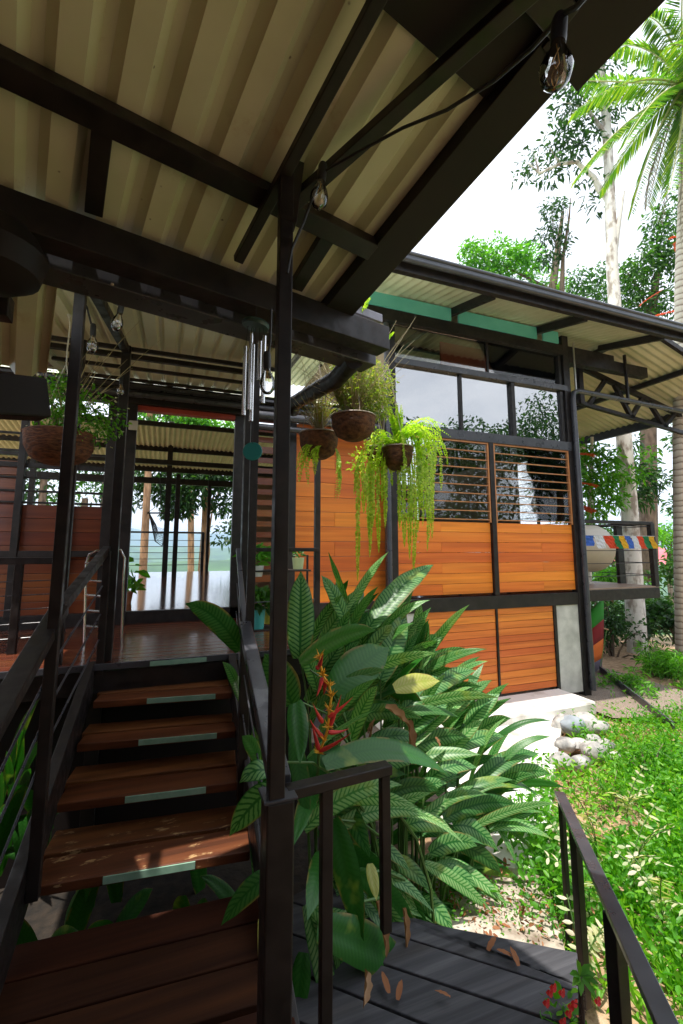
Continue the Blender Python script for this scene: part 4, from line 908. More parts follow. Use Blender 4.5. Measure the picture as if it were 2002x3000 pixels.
# left basket
h5=thing('hanging_basket','dark wicker basket of small leaved flowering plant hanging on a white rope at the left','hanging basket')
c5=aD(178,1272,2.75); bowl('basket',c5,.19,.19,WICKER,h5)
part('handle',WICKER,h5,lambda b:b.tube(bez(c5+Vector((-.2,0,0)),c5+Vector((-.1,0,.06)),c5+Vector((-.02,0,.01))),.012,6))
ROPE=simple('white_rope',(.5,.5,.48),(.65,.65,.62),30,.8)
tp5=aD(203,925,2.75)
part('rope',ROPE,h5,lambda b:b.tube([tp5,aD(205,960,2.75),aD(197,1030,2.75),aD(195,1070,2.75)],.0045,6))
part('rope',ROPE,h5,lambda b:b.tube([aD(195,1068,2.75),aD(205,1140,2.7),aD(207,1250,2.6)],.0035,6)); part('rope',ROPE,h5,lambda b:b.tube([aD(195,1068,2.75),aD(175,1105,2.8),aD(120,1250,2.8)],.0035,6))
part('hook',ROPE,h5,lambda b:b.lathe(tp5,[(0,.012),(.010,.008),(.012,0),(.010,-.008),(0,-.012)],12))
cs=[aD(x,y,D) for x,y,D in ((160,1150,2.8),(200,1190,2.7),(260,1180,2.8),(310,1230,2.9),(150,1210,2.7),(240,1240,2.7),(180,1120,2.85),(290,1260,2.8))]
clumps(cs,[.14,.13,.14,.13,.12,.13,.1,.12],[220,200,220,200,160,180,120,130],.028,.5,TREEY,'foliage',h5,.9,.1)
tag(clumps(cs,[.17]*8,[16]*8,.016,.9,leafmat('tiny_white_flower',(.6,.6,.5),(.7,.7,.6),None,.3),'flowers',h5,1,.1),kind='stuff')
twigs(h5,c5,60,.5,.4,9)
# ================================================================== big leaves
def bigleaf(b,base,tip,w,arc=.12,roll=0,seed=0,fold=.22,view=None,n=14,wave=.02,curl=0):
    q=random.Random(seed*7+3); base=Vector(base); tip=Vector(tip); ch=tip-base; L=ch.length
    view=(E0-(base+tip)/2).normalized() if view is None else Vector(view)
    sd=ch.cross(view).normalized(); up=sd.cross(ch).normalized()
    sd=(sd*math.cos(roll)+up*math.sin(roll)).normalized(); up=sd.cross(ch.normalized()).normalized()
    if up.dot(view)<0 and abs(roll)<1.5: up=-up
    mid=(base+tip)/2+Vector((0,0,L*arc*1.6))+up*L*.04
    P=[base*(1-t)**2+mid*2*t*(1-t)+tip*t*t for t in [i/n for i in range(n+1)]]
    m=6; vs=[];uv=[];ph=q.uniform(0,6)
    for i,p in enumerate(P):
        t=i/n; a=(P[min(i+1,n)]-P[max(i-1,0)]).normalized(); s=(sd-a*sd.dot(a)).normalized(); nn=s.cross(a).normalized()
        if nn.dot(up)<0: nn=-nn
        ww=w/2*(math.sin(math.pi*min(1,(t*.90+.085))**.85)**.72 if t<.999 else .01)
        if t>.8: ww*=1-((t-.8)/.2)**1.6*.8
        for j in range(m+1):
            v=-1+2*j/m
            hgt=fold*abs(v)*ww*1.0-.35*ww*abs(v)**3*.6+wave*math.sin(t*19+ph+v*1.4)*abs(v)**2*w*4*.25+curl*v*v*ww
            vs.append(p+s*v*ww+nn*hgt); uv.append((t*L,v))
    k=m+1; b.add(vs,[(i*k+j,i*k+j+1,(i+1)*k+j+1,(i+1)*k+j) for i in range(n) for j in range(m)],uv); b.smooth=True
def DD(x,y,off=0): return max(1.6,2.2+.0016*(x-1000)-.0008*(y-2200))+off
sp1=thing('striped_leaf_plant','large clump of dark green leaves with pale pinstripes filling the bed beside the walkway','plant')
pl1=thing('broad_leaf_plant','tall plant with plain glossy green leaves among the striped clump','plant')
STR=[ # base, tip, width px, arc, roll
((879,1929),(882,1672),74,.02,.1),((1026,1786),(963,1618),30,.05,1.0),((1021,1839),(941,1685),46,.08,.6),
((1080,1840),(1271,1654),62,.08,.5),((1115,1991),(1191,1795),66,.05,.2),((856,2062),(775,1915),92,.08,.2),
((968,2125),(1240,2107),44,.12,.4),((1182,2080),(1396,1964),52,.1,.3),((1236,1995),(1338,1906),36,.1,.3),((1231,1942),(1280,1857),44,.1,.1),
((1173,1928),(1289,1880),30,.1,.9),((1367,2127),(1465,2033),44,.08,.2),((1367,2170),(1497,2104),40,.12,.6),((1327,2198),(1480,2158),42,.1,.3),
((1448,2303),(1613,2267),42,.14,.2),((1376,2320),(1586,2209),46,.14,.5),((1300,2400),(1524,2365),44,.12,.2),((1327,2420),(1461,2495),50,.2,.3),
((1425,2388),(1560,2490),22,.1,.8),((1434,2388),(1524,2553),22,.1,.8),((1008,2365),(1084,2512),56,.12,.2),((1093,2468),(1204,2557),34,.12,.3),
((1129,2669),(1218,2838),42,.06,.1),((1066,2651),(1182,2776),36,.06,.5),((1182,2593),(1254,2731),38,.1,.3),((1240,2637),(1330,2727),50,.1,.2),
((790,2262),(702,2294),52,.25,.2),((800,2310),(672,2450),72,.12,.1),((800,2560),(648,2712),54,.12,.1),((705,1905),(541,1768),66,.16,.15),((707,2055),(652,1938),34,.08,.5),
((1280,2560),(1400,2600),44,.15,.2),((1260,2500),(1400,2480),46,.18,.2),((1190,2420),(1330,2440),46,.16,.2),((1140,2330),(1290,2320),46,.16,.3),((1090,2260),(1230,2230),44,.14,.2),
((1150,2370),(1310,2295),42,.14,.2),((1250,2290),(1400,2250),44,.16,.4),((1200,2200),(1370,2160),48,.12,.3),((1190,2150),(1320,2060),46,.1,.3),((980,2380),(1085,2300),56,.12,.2),
((1080,2180),(1230,2170),42,.14,.1),((1260,2100),(1420,2030),46,.14,.4),((1220,2040),(1370,1990),40,.1,.4),((1350,2480),(1470,2560),44,.15,.3),((1150,2520),(1260,2610),44,.15,.2),((1330,2560),(1410,2650),36,.1,.4),
((960,1990),(1010,1880),50,.1,.4),((930,2020),(880,1900),50,.1,.5),((1010,1930),(1080,1790),44,.08,.6),((1060,1950),(1150,1830),50,.1,.5)]
b=MB()
def px2m(w,D): return w*D/F
for i,(a,e,wd,arc,roll) in enumerate(STR):
    D0=DD(*a,.10 if i>5 else 0); D1=DD(*e,-.06)
    if i in (26,27,28): D0,D1=1.62,1.58
    if i in (29,30): D0,D1=2.55,2.3
    bigleaf(b,aD(*a,D0),aD(*e,D1),px2m(wd,D1)*1.08,arc,roll*(1 if i%2 else -1),i)
b.build('leaves',LEAFS,sp1)
# random fill, layered behind and below
def inpoly(x,y,P):
    c=False; j=len(P)-1
    for i in range(len(P)):
        if (P[i][1]>y)!=(P[j][1]>y) and x<(P[j][0]-P[i][0])*(y-P[i][1])/(P[j][1]-P[i][1])+P[i][0]: c=not c
        j=i
    return c
# a few more upright leaves at the top of the clump
b=MB(); q=random.Random(77)
for k in range(26):
    x=q.uniform(900,1230); y=q.uniform(1880,2060); D=DD(x,y,.18); p=aD(x,y,D); a=q.uniform(.7,1.75); L=q.uniform(.28,.44)
    bigleaf(b,p,p+Vector((math.cos(a)*.8,q.uniform(-.3,.1),math.sin(a)))*L,q.uniform(.055,.085),q.uniform(.03,.12),q.uniform(-.5,.5),1200+k)
b.build('leaves',LEAFS,sp1)
POLY=[(880,1900),(1010,1850),(1150,1860),(1240,1960),(1340,2040),(1390,2150),(1440,2280),(1450,2400),(1400,2500),(1330,2640),(1250,2740),(1160,2800),(1000,2800),(900,2700),(890,2400)]
b1,b2,b3=MB(),MB(),MB(); q=random.Random(5); cnt=0
while cnt<190:
    x=q.uniform(870,1460); y=q.uniform(1840,2800)
    if not inpoly(x,y,POLY): continue
    cnt+=1; lay=q.random(); D=DD(x,y,.05+lay*.55); base=aD(x,y,D)
    if base.z<-.45: base.z=-.45
    t=(y-1850)/850
    ang=(.75-.4*t+q.gauss(0,.28)) if t<.5 else ((.25+q.gauss(0,.3)) if t<.74 else (-.75+q.gauss(0,.35))); L=q.uniform(.32,.58)
    d=Vector((math.cos(ang)*q.uniform(.6,1.1),q.uniform(-.5,.1),math.sin(ang))).normalized()*L
    tipp=base+d
    if tipp.z<-.42: tipp.z=-.42
    bb=b1 if lay<.3 else (b2 if q.random()<.62 else b3)
    bigleaf(bb,base,tipp,q.uniform(.05,.085),q.uniform(.05,.18),q.uniform(-.8,.8),cnt+100,view=(E0-base).normalized()+Vector((0,0,.5)))
b1.build('leaves',LEAFS2,sp1); b2.build('leaves',LEAFS,sp1); 
PLN=[((977,2027),(1140,1897),96,.06,.2,LEAFP),((879,1942),(1102,1848),52,.12,.5,LEAFP),((868,2050),(880,2240),62,.03,.1,LEAFP),((758,2232),(709,2156),40,.1,.2,LEAFP),
((950,2240),(1320,2277),56,.13,.5,LEAFP),((977,2400),(1066,2758),82,.04,.3,LEAFP),((930,2720),(1240,2892),92,.06,.2,LEAFP),((1048,2557),(1218,2713),60,.06,.2,LEAFP),((900,2300),(1010,2190),80,.1,.3,LEAFP),
((860,2160),(905,2420),56,.04,.2,LEAFP),((1090,2300),(950,2210),60,.1,.4,LEAFP),((930,2300),(860,2480),60,.1,.2,LEAFP),((950,2500),(900,2700),70,.08,.3,LEAFP),((1010,2480),(1160,2610),60,.08,.5,LEAFP),((1150,1880),(1020,2010),70,.1,.6,LEAFP),((1130,2000),(1250,2100),60,.1,.5,LEAFP),((1060,1720),(1035,1860),34,.02,.7,LEAFP),((890,2790),(870,3000),60,.03,.2,LEAFP)]
b=MB()
for i,(a,e,wd,arc,roll,m) in enumerate(PLN):
    off=-.12 if i in (0,1,4) else (.1 if i>7 else -.02)
    bigleaf(b,aD(*a,DD(*a,off+.05)),aD(*e,DD(*e,off-.05)),px2m(wd,DD(*e))*1.05,arc,roll*(-1)**i,i+50,wave=.012)
b3.f and b.add(b3.v,b3.f,b3.uv)
b.build('leaves',LEAFP,pl1)
# stems
b=MB(); q=random.Random(8)
for i,(a,e,wd,arc,roll) in enumerate(STR):
    if i in (26,27,28,29,30): continue
    p=aD(*a,DD(*a,.1)); g=Vector((p.x*.75+.28,p.y*.8+.45,-.5)); b.tube(bez(p,Vector((g.x*.6+p.x*.4,g.y*.6+p.y*.4,p.z*.8)),g,5),[.004,.005,.006,.007,.008,.009],5,False)
b.build('stems',STEM,sp1)
b=MB()
for i,(a,e,wd,arc,roll,m) in enumerate(PLN[:9]):
    p=aD(*a,DD(*a,.05)); g=Vector((.95+.05*i,2.2,-.5)); b.tube(bez(p,Vector((g.x,g.y,p.z-.1)),g,5),[.005,.006,.007,.008,.009,.01],6,False)
b.build('stems',STEM,pl1)
# yellowing and dead leaves in the clump
b=MB(); bigleaf(b,aD(1155,2018,2.45),aD(1289,1995,2.6),.10,.05,.2,301); bigleaf(b,aD(1084,2530,1.95),aD(1104,2640,1.85),.05,.05,.3,302); bigleaf(b,aD(762,2690,1.55),aD(768,2910,1.5),.028,.02,.5,303)
b.build('yellow_leaves',stripemat('yellow_striped',(.30,.32,.05),(.62,.55,.22),.6),sp1,label='yellowing leaves')
b=MB()
for i,(a,e,wd,cu) in enumerate([((1129,2072),(1200,2130),48,1.2),((1195,2110),(1202,2240),44,1.4),((1102,2640),(1133,2808),38,1.3),((1070,2845),(1064,2955),28,1.6),((1180,2660),(1190,2790),26,1.6),((1080,2150),(1095,2110),16,1),((1085,2170),(1100,2100),16,1),((1275,2160),(1290,2190),20,1)]):
    bigleaf(b,aD(*a,DD(*a,-.12)),aD(*e,DD(*e,-.15)),px2m(wd*.7,2.2),.03,.9,400+i,curl=cu*.8,fold=.2,wave=.12)
b.build('dead_leaves',LEAFB,sp1,label='curled dry tan leaves')
# heliconia
hl=thing('heliconia_flower','red and yellow heliconia bract spray rising from the leaf clump beside the post','flower')
ax_=[(936,1925),(945,1975),(965,2010),(972,2040),(965,2080),(962,2130),(950,2170),(935,2205)]
DH=1.98
def hp2(x,y,d=0): return aD(x,y,DH+d)
part('stalk',BYEL,hl,lambda b:b.tube([hp2(*p) for p in ax_],.0055,7))
part('lower_stalk',STEM,hl,lambda b:b.tube([hp2(935,2205),hp2(930,2300,.1),hp2(925,2500,.2)],.007,6))
def horn(b,a,e,w,sag=.0):
    a,e=Vector(a),Vector(e); m=(a+e)/2+Vector((0,0,-sag)); b.tube(bez(a,m,e,6),[w,w*1.25,w,w*.8,w*.55,w*.3,w*.1],8)
for i,(a,e) in enumerate([((962,2100),(1034,2042)),((945,2115),(918,2062)),((968,2125),(1000,2036)),((945,2160),(908,2108)),((962,2145),(1022,2135)),((938,2200),(1028,2148)),((935,2195),(912,2110)),((945,1985),(928,2040)),((955,1992),(948,2036)),((936,1950),(947,1916)),((932,1955),(925,1950))]):
    part('bract',BRED,hl,lambda b:horn(b,hp2(*a),hp2(e[0],e[1],-.04 if i%2 else .02),.0085,.012))
q=random.Random(3)
for (x,y) in ax_:
    b=MB()
    for k in range(13):
        horn(b,hp2(x,y),hp2(x+q.uniform(-20,20),y+q.uniform(-26,8),q.uniform(-.03,.01)),.0035)
    b.build('floret',BYEL,hl)
# leaves below the stairs at the left
def leafplant(name,label,cat,items,m,w,stem=True,group=None):
    t=thing(name,label,cat,group); b=MB()
    for i,(a,e) in enumerate(items): bigleaf(b,a,e,w*rnd.uniform(.8,1.2),.15,rnd.uniform(-.6,.6),900+i)
    b.build('leaves',m,t)
    if stem: part('stem',STEM,t,lambda b:b.tube([items[0][0],Vector(items[0][0])-Vector((0,0,.3))],.008,6))
    return t
q=random.Random(21)
g=Vector(aD(30,2330,2.7)); leafplant('long_leaf_plant','dark plant with long strap leaves at the left of the stairs','plant',[(g+Vector((q.uniform(-.08,.08),0,-.1)),aD(x,y,2.5)) for x,y in ((118,2045),(60,2120),(20,2200),(150,2150),(0,2250),(90,2250))],LEAFP,.05)
g=Vector(aD(60,2420,2.3)); leafplant('shade_plant','low leafy plant in the dark bed left of the lowest tread','plant',[(g+Vector((q.uniform(-.15,.2),q.uniform(-.1,.1),q.uniform(-.2,.1))),aD(x,y,2.2)) for x,y in ((20,2300),(80,2290),(110,2380),(30,2410),(95,2450),(10,2500),(60,2540),(-20,2400),(40,2350))],LEAFP,.07)
g=aD(700,2960,1.9)
q=random.Random(31); us=[]
for k in range(26):
    p=Vector((q.uniform(-.5,.5),q.uniform(2.6,4.2),-.5)); us.append((p,p+Vector((q.uniform(-.25,.25),q.uniform(-.3,.1),q.uniform(.1,.45)))))
leafplant('shade_plant','low dark leafy plants growing beneath the open staircase','plant',us,LEAFP,.09,False)
uc=leafplant('striped_leaf_plant','single striped leaf clump growing beneath the right side of the stairs','plant',[(Vector((.55,2.4,-.4)),aD(735,2300,2.3)),(Vector((.6,2.5,-.4)),aD(740,2120,2.4)),(Vector((.6,2.3,-.4)),aD(790,2500,2.1))],LEAFS,.1)
# pale snake-like marker (short cut stump) left of stairs
sm=thing('wooden_stump','pale broken bamboo stump in the dark bed left of the stairs','stump')
sp_=aD(100,2215,2.9); part('stump',BARKO,sm,lambda b:b.lathe((sp_.x,sp_.y,sp_.z-.25),[(0,0),(.035,0),(.032,.2),(.036,.34),(.02,.36),(.01,.33),(0,.33)],12))
# ================================================================== stones, soil, litter
q=random.Random(14)
st_l=[((1650,2105),34,'flat pinkish stone tucked under the left end of the concrete step'),((1672,2110),36,'blue grey stone, the darkest in the pile below the concrete step'),((1715,2103),38,'large pale round stone under the corner of the concrete step'),((1755,2112),24,'small stone at the right edge of the pile near the gravel'),((1690,2160),26,'rounded tan stone in the middle of the stone pile'),((1655,2165),28,'white stone on the left side of the stone pile'),((1640,2210),30,'broad flat stone lying low at the left of the pile'),((1735,2185),34,'long pale slab stone leaning in the lower right of the pile'),((1775,2160),22,'small pale stone on the right slope of the pile'),((1700,2215),26,'white stone at the bottom of the pile above the weeds'),((1800,2190),18,'smallest stone at the far right foot of the pile'),((1735,2145),20,'little stone wedged between the large pale stones')]
for i,((x,y),r,lab) in enumerate(st_l):
    x+=2; y+=22; r*=.95
    p=aZ(x,y,-.46); rr=px2m(r,(p-E0).length*.93)
    t=part('stone',STONE if i!=1 else simple('blue_stone',(.2,.23,.26),(.3,.34,.37),6,.8,bs=.2),None,lambda b:b.blob((p.x,p.y,-.50+rr*.45),(rr*1.1,rr*.85,rr*.66),.13,i+1,14),0,label=lab,cat='stone',group='stones below the concrete step')
# ground cover
def onpath(x,y):
    if 4.3<y<5.2 and x<5.15: return True
    if y>4.15 and x>5.0 and x<7.2: return rnd.random()<.93
    if 2.55<y<=4.4 and 1.5<x<3.55+(y-2.55)*.42: return True
    return False
P_=[];
while len(P_)<15000:
    x=rnd.uniform(1.9,7.5); y=rnd.uniform(.2,4.9)
    if onpath(x,y): continue
    if y<2.6 and x<2.25 and rnd.random()<.8: continue
    s=math.sin(x*2.1+1)*math.cos(y*2.7)+math.sin(x*5+y*3)*.5
    if y>3.3 and x>4 and rnd.random()<.62: continue
    if s<-.5 and rnd.random()<.5: continue
    P_.append((x,y,s))
A_=np.array(P_); n=len(A_)
nf=6; C=np.repeat(A_[:,:2],nf,0)+rg.normal(0,.02,(n*nf,2)); 
sel=rg.random(n*nf)<.62
Cg=C[sel]; m_=len(Cg); z=np.full(m_,-.53); d=rdir(m_,0); d[:,2]=np.abs(d[:,2])+.9
Lg=rg.uniform(.05,.17,m_)*(1.35-.12*Cg[:,1])
gc=leafmesh('grass',np.column_stack([Cg,z]),d,rdir(m_),Lg,Lg*.13,GRASSL,None,droop=.35); tag(gc,'bright green grass and thin weeds covering the garden slope','grass',None,'stuff')
Cw=C[~sel]; m_=len(Cw); hh=rg.random(m_)**1.3*(.24-.02*Cw[:,1]); d=rdir(m_,.1)
Lw=rg.uniform(.025,.06,m_)
wc_=leafmesh('ground_cover',np.column_stack([Cw,-.5+hh]),d,rdir(m_,1.2),Lw,Lw*.5,WEEDL,None,droop=.25); tag(wc_,'broad leaved weeds mixed through the grass','weeds',None,'stuff')
# strip of weeds between path and rail, and around the walkway
def patch(name,label,cat,pts,n,L,ratio,m,hmax,kind=None,sp=.12):
    q=[]; 
    for _ in range(n):
        p=Vector(rnd.choice(pts)); q.append((p.x+rnd.gauss(0,sp),p.y+rnd.gauss(0,sp),p.z+rnd.random()*hmax))
    nn=len(q); d=rdir(nn,.25); Ls=L*rg.uniform(.6,1.4,nn)
    o=leafmesh(name if kind else 'foliage',q,d,rdir(nn,1.0),Ls,Ls*ratio,m,None if kind else thing(name,label,cat),droop=.3)
    if kind: tag(o,label,cat,None,kind)
    return o
patch('ground_cover','small leafy weeds edging the concrete path by the handrail','weeds',[aZ(x,y,-.48) for x,y in ((1600,2380),(1590,2440),(1620,2500),(1600,2560),(1620,2620),(1640,2680),(1560,2500),(1560,2440),(1680,2640),(1690,2720),(1610,2320))],1500,.05,.5,WEEDL,.22,'stuff')
patch('ground_cover','tiny moss and weeds at the far edge of the plank walkway','weeds',[aZ(x,y,-.42) for x,y in ((1330,2640),(1380,2600),(1450,2640),(1500,2680),(1300,2660),(1560,2700))],500,.022,.5,WEEDL,.05,'stuff')
patch('leaf_litter','dry brown leaf litter scattered on the dirt past the walkway','leaf litter',[aZ(x,y,-.41) for x,y in ((1330,2650),(1400,2620),(1460,2660),(1530,2680),(1590,2720),(1500,2600),(1620,2760),(1350,2690),(1280,2680))],260,.035,.4,DRYO,.02,'stuff',.14)
patch('ground_cover','ragged low weeds creeping over the sandy soil by the stones','weeds',[aZ(x,y,-.48) for x,y in ((1700,2290),(1760,2300),(1820,2280),(1880,2260),(1930,2200),(1970,2240),(1850,2330),(1780,2350),(1700,2350),(1900,2330),(1660,2280),(1990,2300))],1500,.05,.4,GRASSL,.12,'stuff',.16)
patch('leaf_litter','dry straw coloured litter over the sandy soil','leaf litter',[aZ(x,y,-.49) for x,y in ((1750,2250),(1820,2230),(1880,2200),(1920,2160),(1850,2280),(1960,2180),(1720,2320))],700,.05,.25,LEAFB,.02,'stuff',.22)
# variegated shrubs
VL=['tall pale variegated shrub just beyond the top of the garden handrail','pale variegated sprig leaning left behind the handrail','pale variegated shrub in the middle of the grass slope','low cream leaved shrub far down the grass slope near the soil','small cream leaved shrub near the right edge of the picture','pale leaved sprig between the handrail posts']
for i,(x,y,D,h) in enumerate(((1745,2400,2.9,.42),(1720,2560,2.5,.35),(1850,2560,2.7,.4),(1830,2300,3.4,.3),(1940,2700,2.4,.35),(1700,2760,2.1,.25))):
    base=aD(x,y,D); base.z=-.5; t=thing('variegated_shrub',VL[i],'shrub','pale variegated shrubs in the grass'); acc=[];b=MB()
    for k in range(4):
        a=rnd.uniform(0,6.28); e=base+Vector((math.cos(a)*h*.6,math.sin(a)*h*.6,h*rnd.uniform(.7,1.3))); pts=bez(base,base+Vector((0,0,h*.7)),e,6); b.tube(pts,.003,4,False)
        frond(acc,pts,8,.06,.02,False)
    b.build('stem',STEM,t); accmesh(acc,'leaves',VARIEG,t)
# fallen leaves
FLP=[(1330,2672,-.43),(1480,2540,-.45),(1560,2640,-.45),(1600,2740,-.42),(1590,2590,-.44),(1620,2690,-.43),(1440,2560,-.45),(1350,2660,-.43),(1640,2300,-.48),(1410,2670,-.44),(1500,2720,-.42),(1140,2910,-.115),(1165,2930,-.115),(1320,2920,-.115),(1500,2800,-.115),(1520,2830,-.115),(1430,2785,-.115),(1660,2330,-.48),(1760,2450,-.42),(1880,2420,-.42)]
for i,(x,y,z) in enumerate(FLP):
    p=aZ(x,y,z); a=rnd.uniform(0,3.1); L=rnd.uniform(.055,.095); b=MB(); d=Vector((math.cos(a),math.sin(a),0))
    bigleaf(b,p,p+d*L+Vector((0,0,.01)),L*.3,.05,rnd.uniform(-.25,.25),700+i,view=(0,0,1),n=8,curl=.15,fold=.12,wave=.08)
    b.build('fallen_leaf',DRYO,None,label='curled rust brown leaf fallen on the '+('grey walkway boards' if z>-.2 else 'ground past the walkway'),cat='leaf',group='fallen leaves on the walkway' if z>-.2 else 'fallen leaves on the ground')
# crown of thorns with pot
ct_=thing('potted_plant','terracotta pot of red flowering thorn plant at the bottom beside the handrail','potted plant')
cpp=aD(1645,3010,1.62)
part('pot',TERRA,ct_,lambda b:b.lathe((cpp.x,cpp.y,cpp.z-.16),[(0,0),(.07,0),(.09,.13),(.1,.14),(.1,.16),(.085,.16),(.08,.13),(0,.13)],22))
clumps([cpp+Vector((0,0,.03)),cpp+Vector((.04,0,.05))],[.07,.06],[26,20],.05,.55,TREEY,'foliage',ct_,.7,.5)
for i,(x,y) in enumerate(((1610,2905),(1600,2935),(1645,2905),(1672,2945),(1682,2935),(1665,2965),(1648,2990),(1750,2930),(1620,2890))):
    c=aD(x,y,1.55); o=leafmesh('flower',[c]*4,[(1,0,.2),(-1,0,.2),(0,-.6,.9),(0,-.5,-.9)],[(0,-1,.1)]*4,.016,.02,FLORED,ct_,droop=0)
ts=thing('thorny_stem','dark spiny upright stem topped by a small leaf rosette beside the handrail posts','plant')
t0=aD(1705,3080,1.42); t1=aD(1700,2860,1.42); 
def spiny(b):
    b.tube([t0,t0.lerp(t1,.5)+Vector((.004,0,0)),t1],[.010,.009,.007],8); q=random.Random(2)
    for k in range(90):
        p=t0.lerp(t1,q.random()); d=Vector((q.uniform(-1,1),q.uniform(-1,.4),q.uniform(-.2,.5))).normalized(); b.tube([p,p+d*.020],[.0016,.0003],4,False)
part('stem',simple('thorn_bark',(.04,.025,.02),(.09,.06,.05),20,.8),ts,spiny)
leafmesh('leaves',[t1]*8,[(math.cos(a),-.3+math.sin(a)*.4,.25+.4*math.sin(a)) for a in [k*.8 for k in range(8)]],[(0,-.6,1)]*8,.055,.022,WEEDL,ts,droop=.2)
# ================================================================== shrubs and trees
def shrub(name,label,c,rad,n,leaf,lw,m,cat='shrub',group=None,cl=9,flat=.8,seed=1,stems=True,up=.1):
    q=random.Random(seed); t=thing(name,label,cat,group); c=Vector(c)
    cs=[];rs=[];pr=[]
    for i in range(cl):
        d=Vector((q.gauss(0,.5),q.gauss(0,.5),q.gauss(0,.42))); cs.append(c+Vector((d.x*rad,d.y*rad,d.z*rad*flat))); rs.append(rad*q.uniform(.28,.55)); pr.append(int(n/cl*q.uniform(.6,1.4)))
    clumps(cs,rs,pr,leaf,lw,m,'foliage',t,.75,up)
    if stems:
        b=MB()
        for p in cs: b.tube(bez((c.x,c.y,c.z-rad*1.1),(c.x*.6+p.x*.4,c.y*.6+p.y*.4,(c.z+p.z)/2),p,4),[rad*.03,rad*.025,rad*.02,rad*.015,rad*.01],5,False)
        b.build('stems',BARKD,t)
    return t
sh_l=[
('low bright weedy shrub on the sandy soil right of the stone pile',(1900,2230),4.0,.26,420,.06,.3,TREEY),
('small light green sprouts on the sandy soil below the stone pile',(1790,2330),3.6,.2,260,.05,.3,TREEY),
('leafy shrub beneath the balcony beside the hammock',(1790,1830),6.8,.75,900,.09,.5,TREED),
('bushy shrub behind the spotted tree trunk under the balcony',(1880,1790),7.6,.8,900,.09,.45,TREEL),
('feathery bright green shrub at the right edge beside the gravel',(1975,1960),5.2,.55,1500,.11,.16,TREEY),
('bright green weedy shrub over the black edging strip',(1840,2010),5.0,.34,700,.08,.25,TREEY),
('light green shrub above the soil at the right edge',(1950,2110),4.4,.34,700,.08,.28,TREEY),
('dark leafy shrub at far right below the palm trunk',(1980,1800),6.5,.6,500,.16,.6,TREED),
('tall green shrub right of the balcony post',(2010,1650),8.0,.9,800,.12,.5,TREEL),
('dense green shrub seen through the balcony railing',(1800,1610),9.6,.9,1100,.12,.45,TREEL),
('yellow green shrub behind the beige drum tank',(1790,1700),8.8,.6,700,.11,.4,TREEY),
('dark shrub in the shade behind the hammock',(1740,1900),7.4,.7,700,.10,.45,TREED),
('long leaved fern shrub in front of the far hill view',(1960,1560),12.,1.1,700,.2,.3,TREEY),
('small dark shrub under the edging at the foot of the trunk',(1900,2090),5.0,.25,350,.06,.5,TREED),
]
for i,(lab,(x,y),Y,r,n,lf,lw,m) in enumerate(sh_l):
    shrub('shrub',lab,aY(x,y,Y) if Y>4.2 else aD(x,y,Y),r,int(n*1.5),lf,lw,m,seed=i+40)
def tree(name,label,trunk,rt,bark,crowns,m,leaf,lw,branches=(),cat='tree',group=None,flat=.8,droop=.3,extra=None):
    t=thing(name,label,cat,group)
    b=MB(); b.tube(trunk,rt,12); b.build('trunk',bark,t)
    if branches:
        b=MB()
        for pts,r in branches: b.tube(pts,[r*(1-.75*i/(len(pts)-1)) for i in range(len(pts))],7,False)
        b.build('limbs',bark,t)
    if crowns: clumps([c[0] for c in crowns],[c[1] for c in crowns],[c[2] for c in crowns],leaf,lw,m,'crown',t,flat,.0,droop)
    if extra: extra(t)
    return t
def A(x,y,Y): return aD(x,y,Y)
def cl(x,y,D,r,n): return (aD(x,y,D),r,n)
# spotted pale trunk tree
tree('tall_tree','tall pale blotchy trunk tree rising behind the balcony roof',[A(1880,2230,9.0),A(1868,1900,9.3),A(1845,1500,9.8),A(1822,1200,10),A(1795,800,10.4),A(1785,500,10.8),A(1770,250,11),A(1750,120,11.2)],[.22,.19,.165,.15,.125,.11,.09,.05],BARKP,
 [cl(1680,300,11,.55,260),cl(1650,400,11,.5,200),cl(1700,210,11,.6,300),cl(1760,330,11,.6,260),cl(1610,500,11,.45,110),cl(1560,460,11,.35,60),cl(1660,470,11,.5,110),cl(1530,520,11,.25,40),cl(1700,420,11,.5,130),cl(1750,600,11,.35,40),cl(1740,150,11,.8,400),cl(1850,250,11,.7,200),cl(1720,540,11,.4,50)],TREED,.16,.35,
 [([A(1787,600,10.8),A(1740,520,10.8),A(1690,475,10.8),A(1640,480,10.8),A(1580,508,10.8),A(1550,480,10.8)],.07),([A(1785,580,10.8),A(1755,560,10.8),A(1735,520,10.8)],.09),([A(1797,760,10.5),A(1815,640,10.5),A(1830,560,10.5)],.08),([A(1780,400,10.8),A(1720,320,11),A(1660,300,11)],.06),([A(1580,508,10.8),A(1565,450,10.8)],.03),([A(1640,480,10.8),A(1610,430,10.8)],.03)])
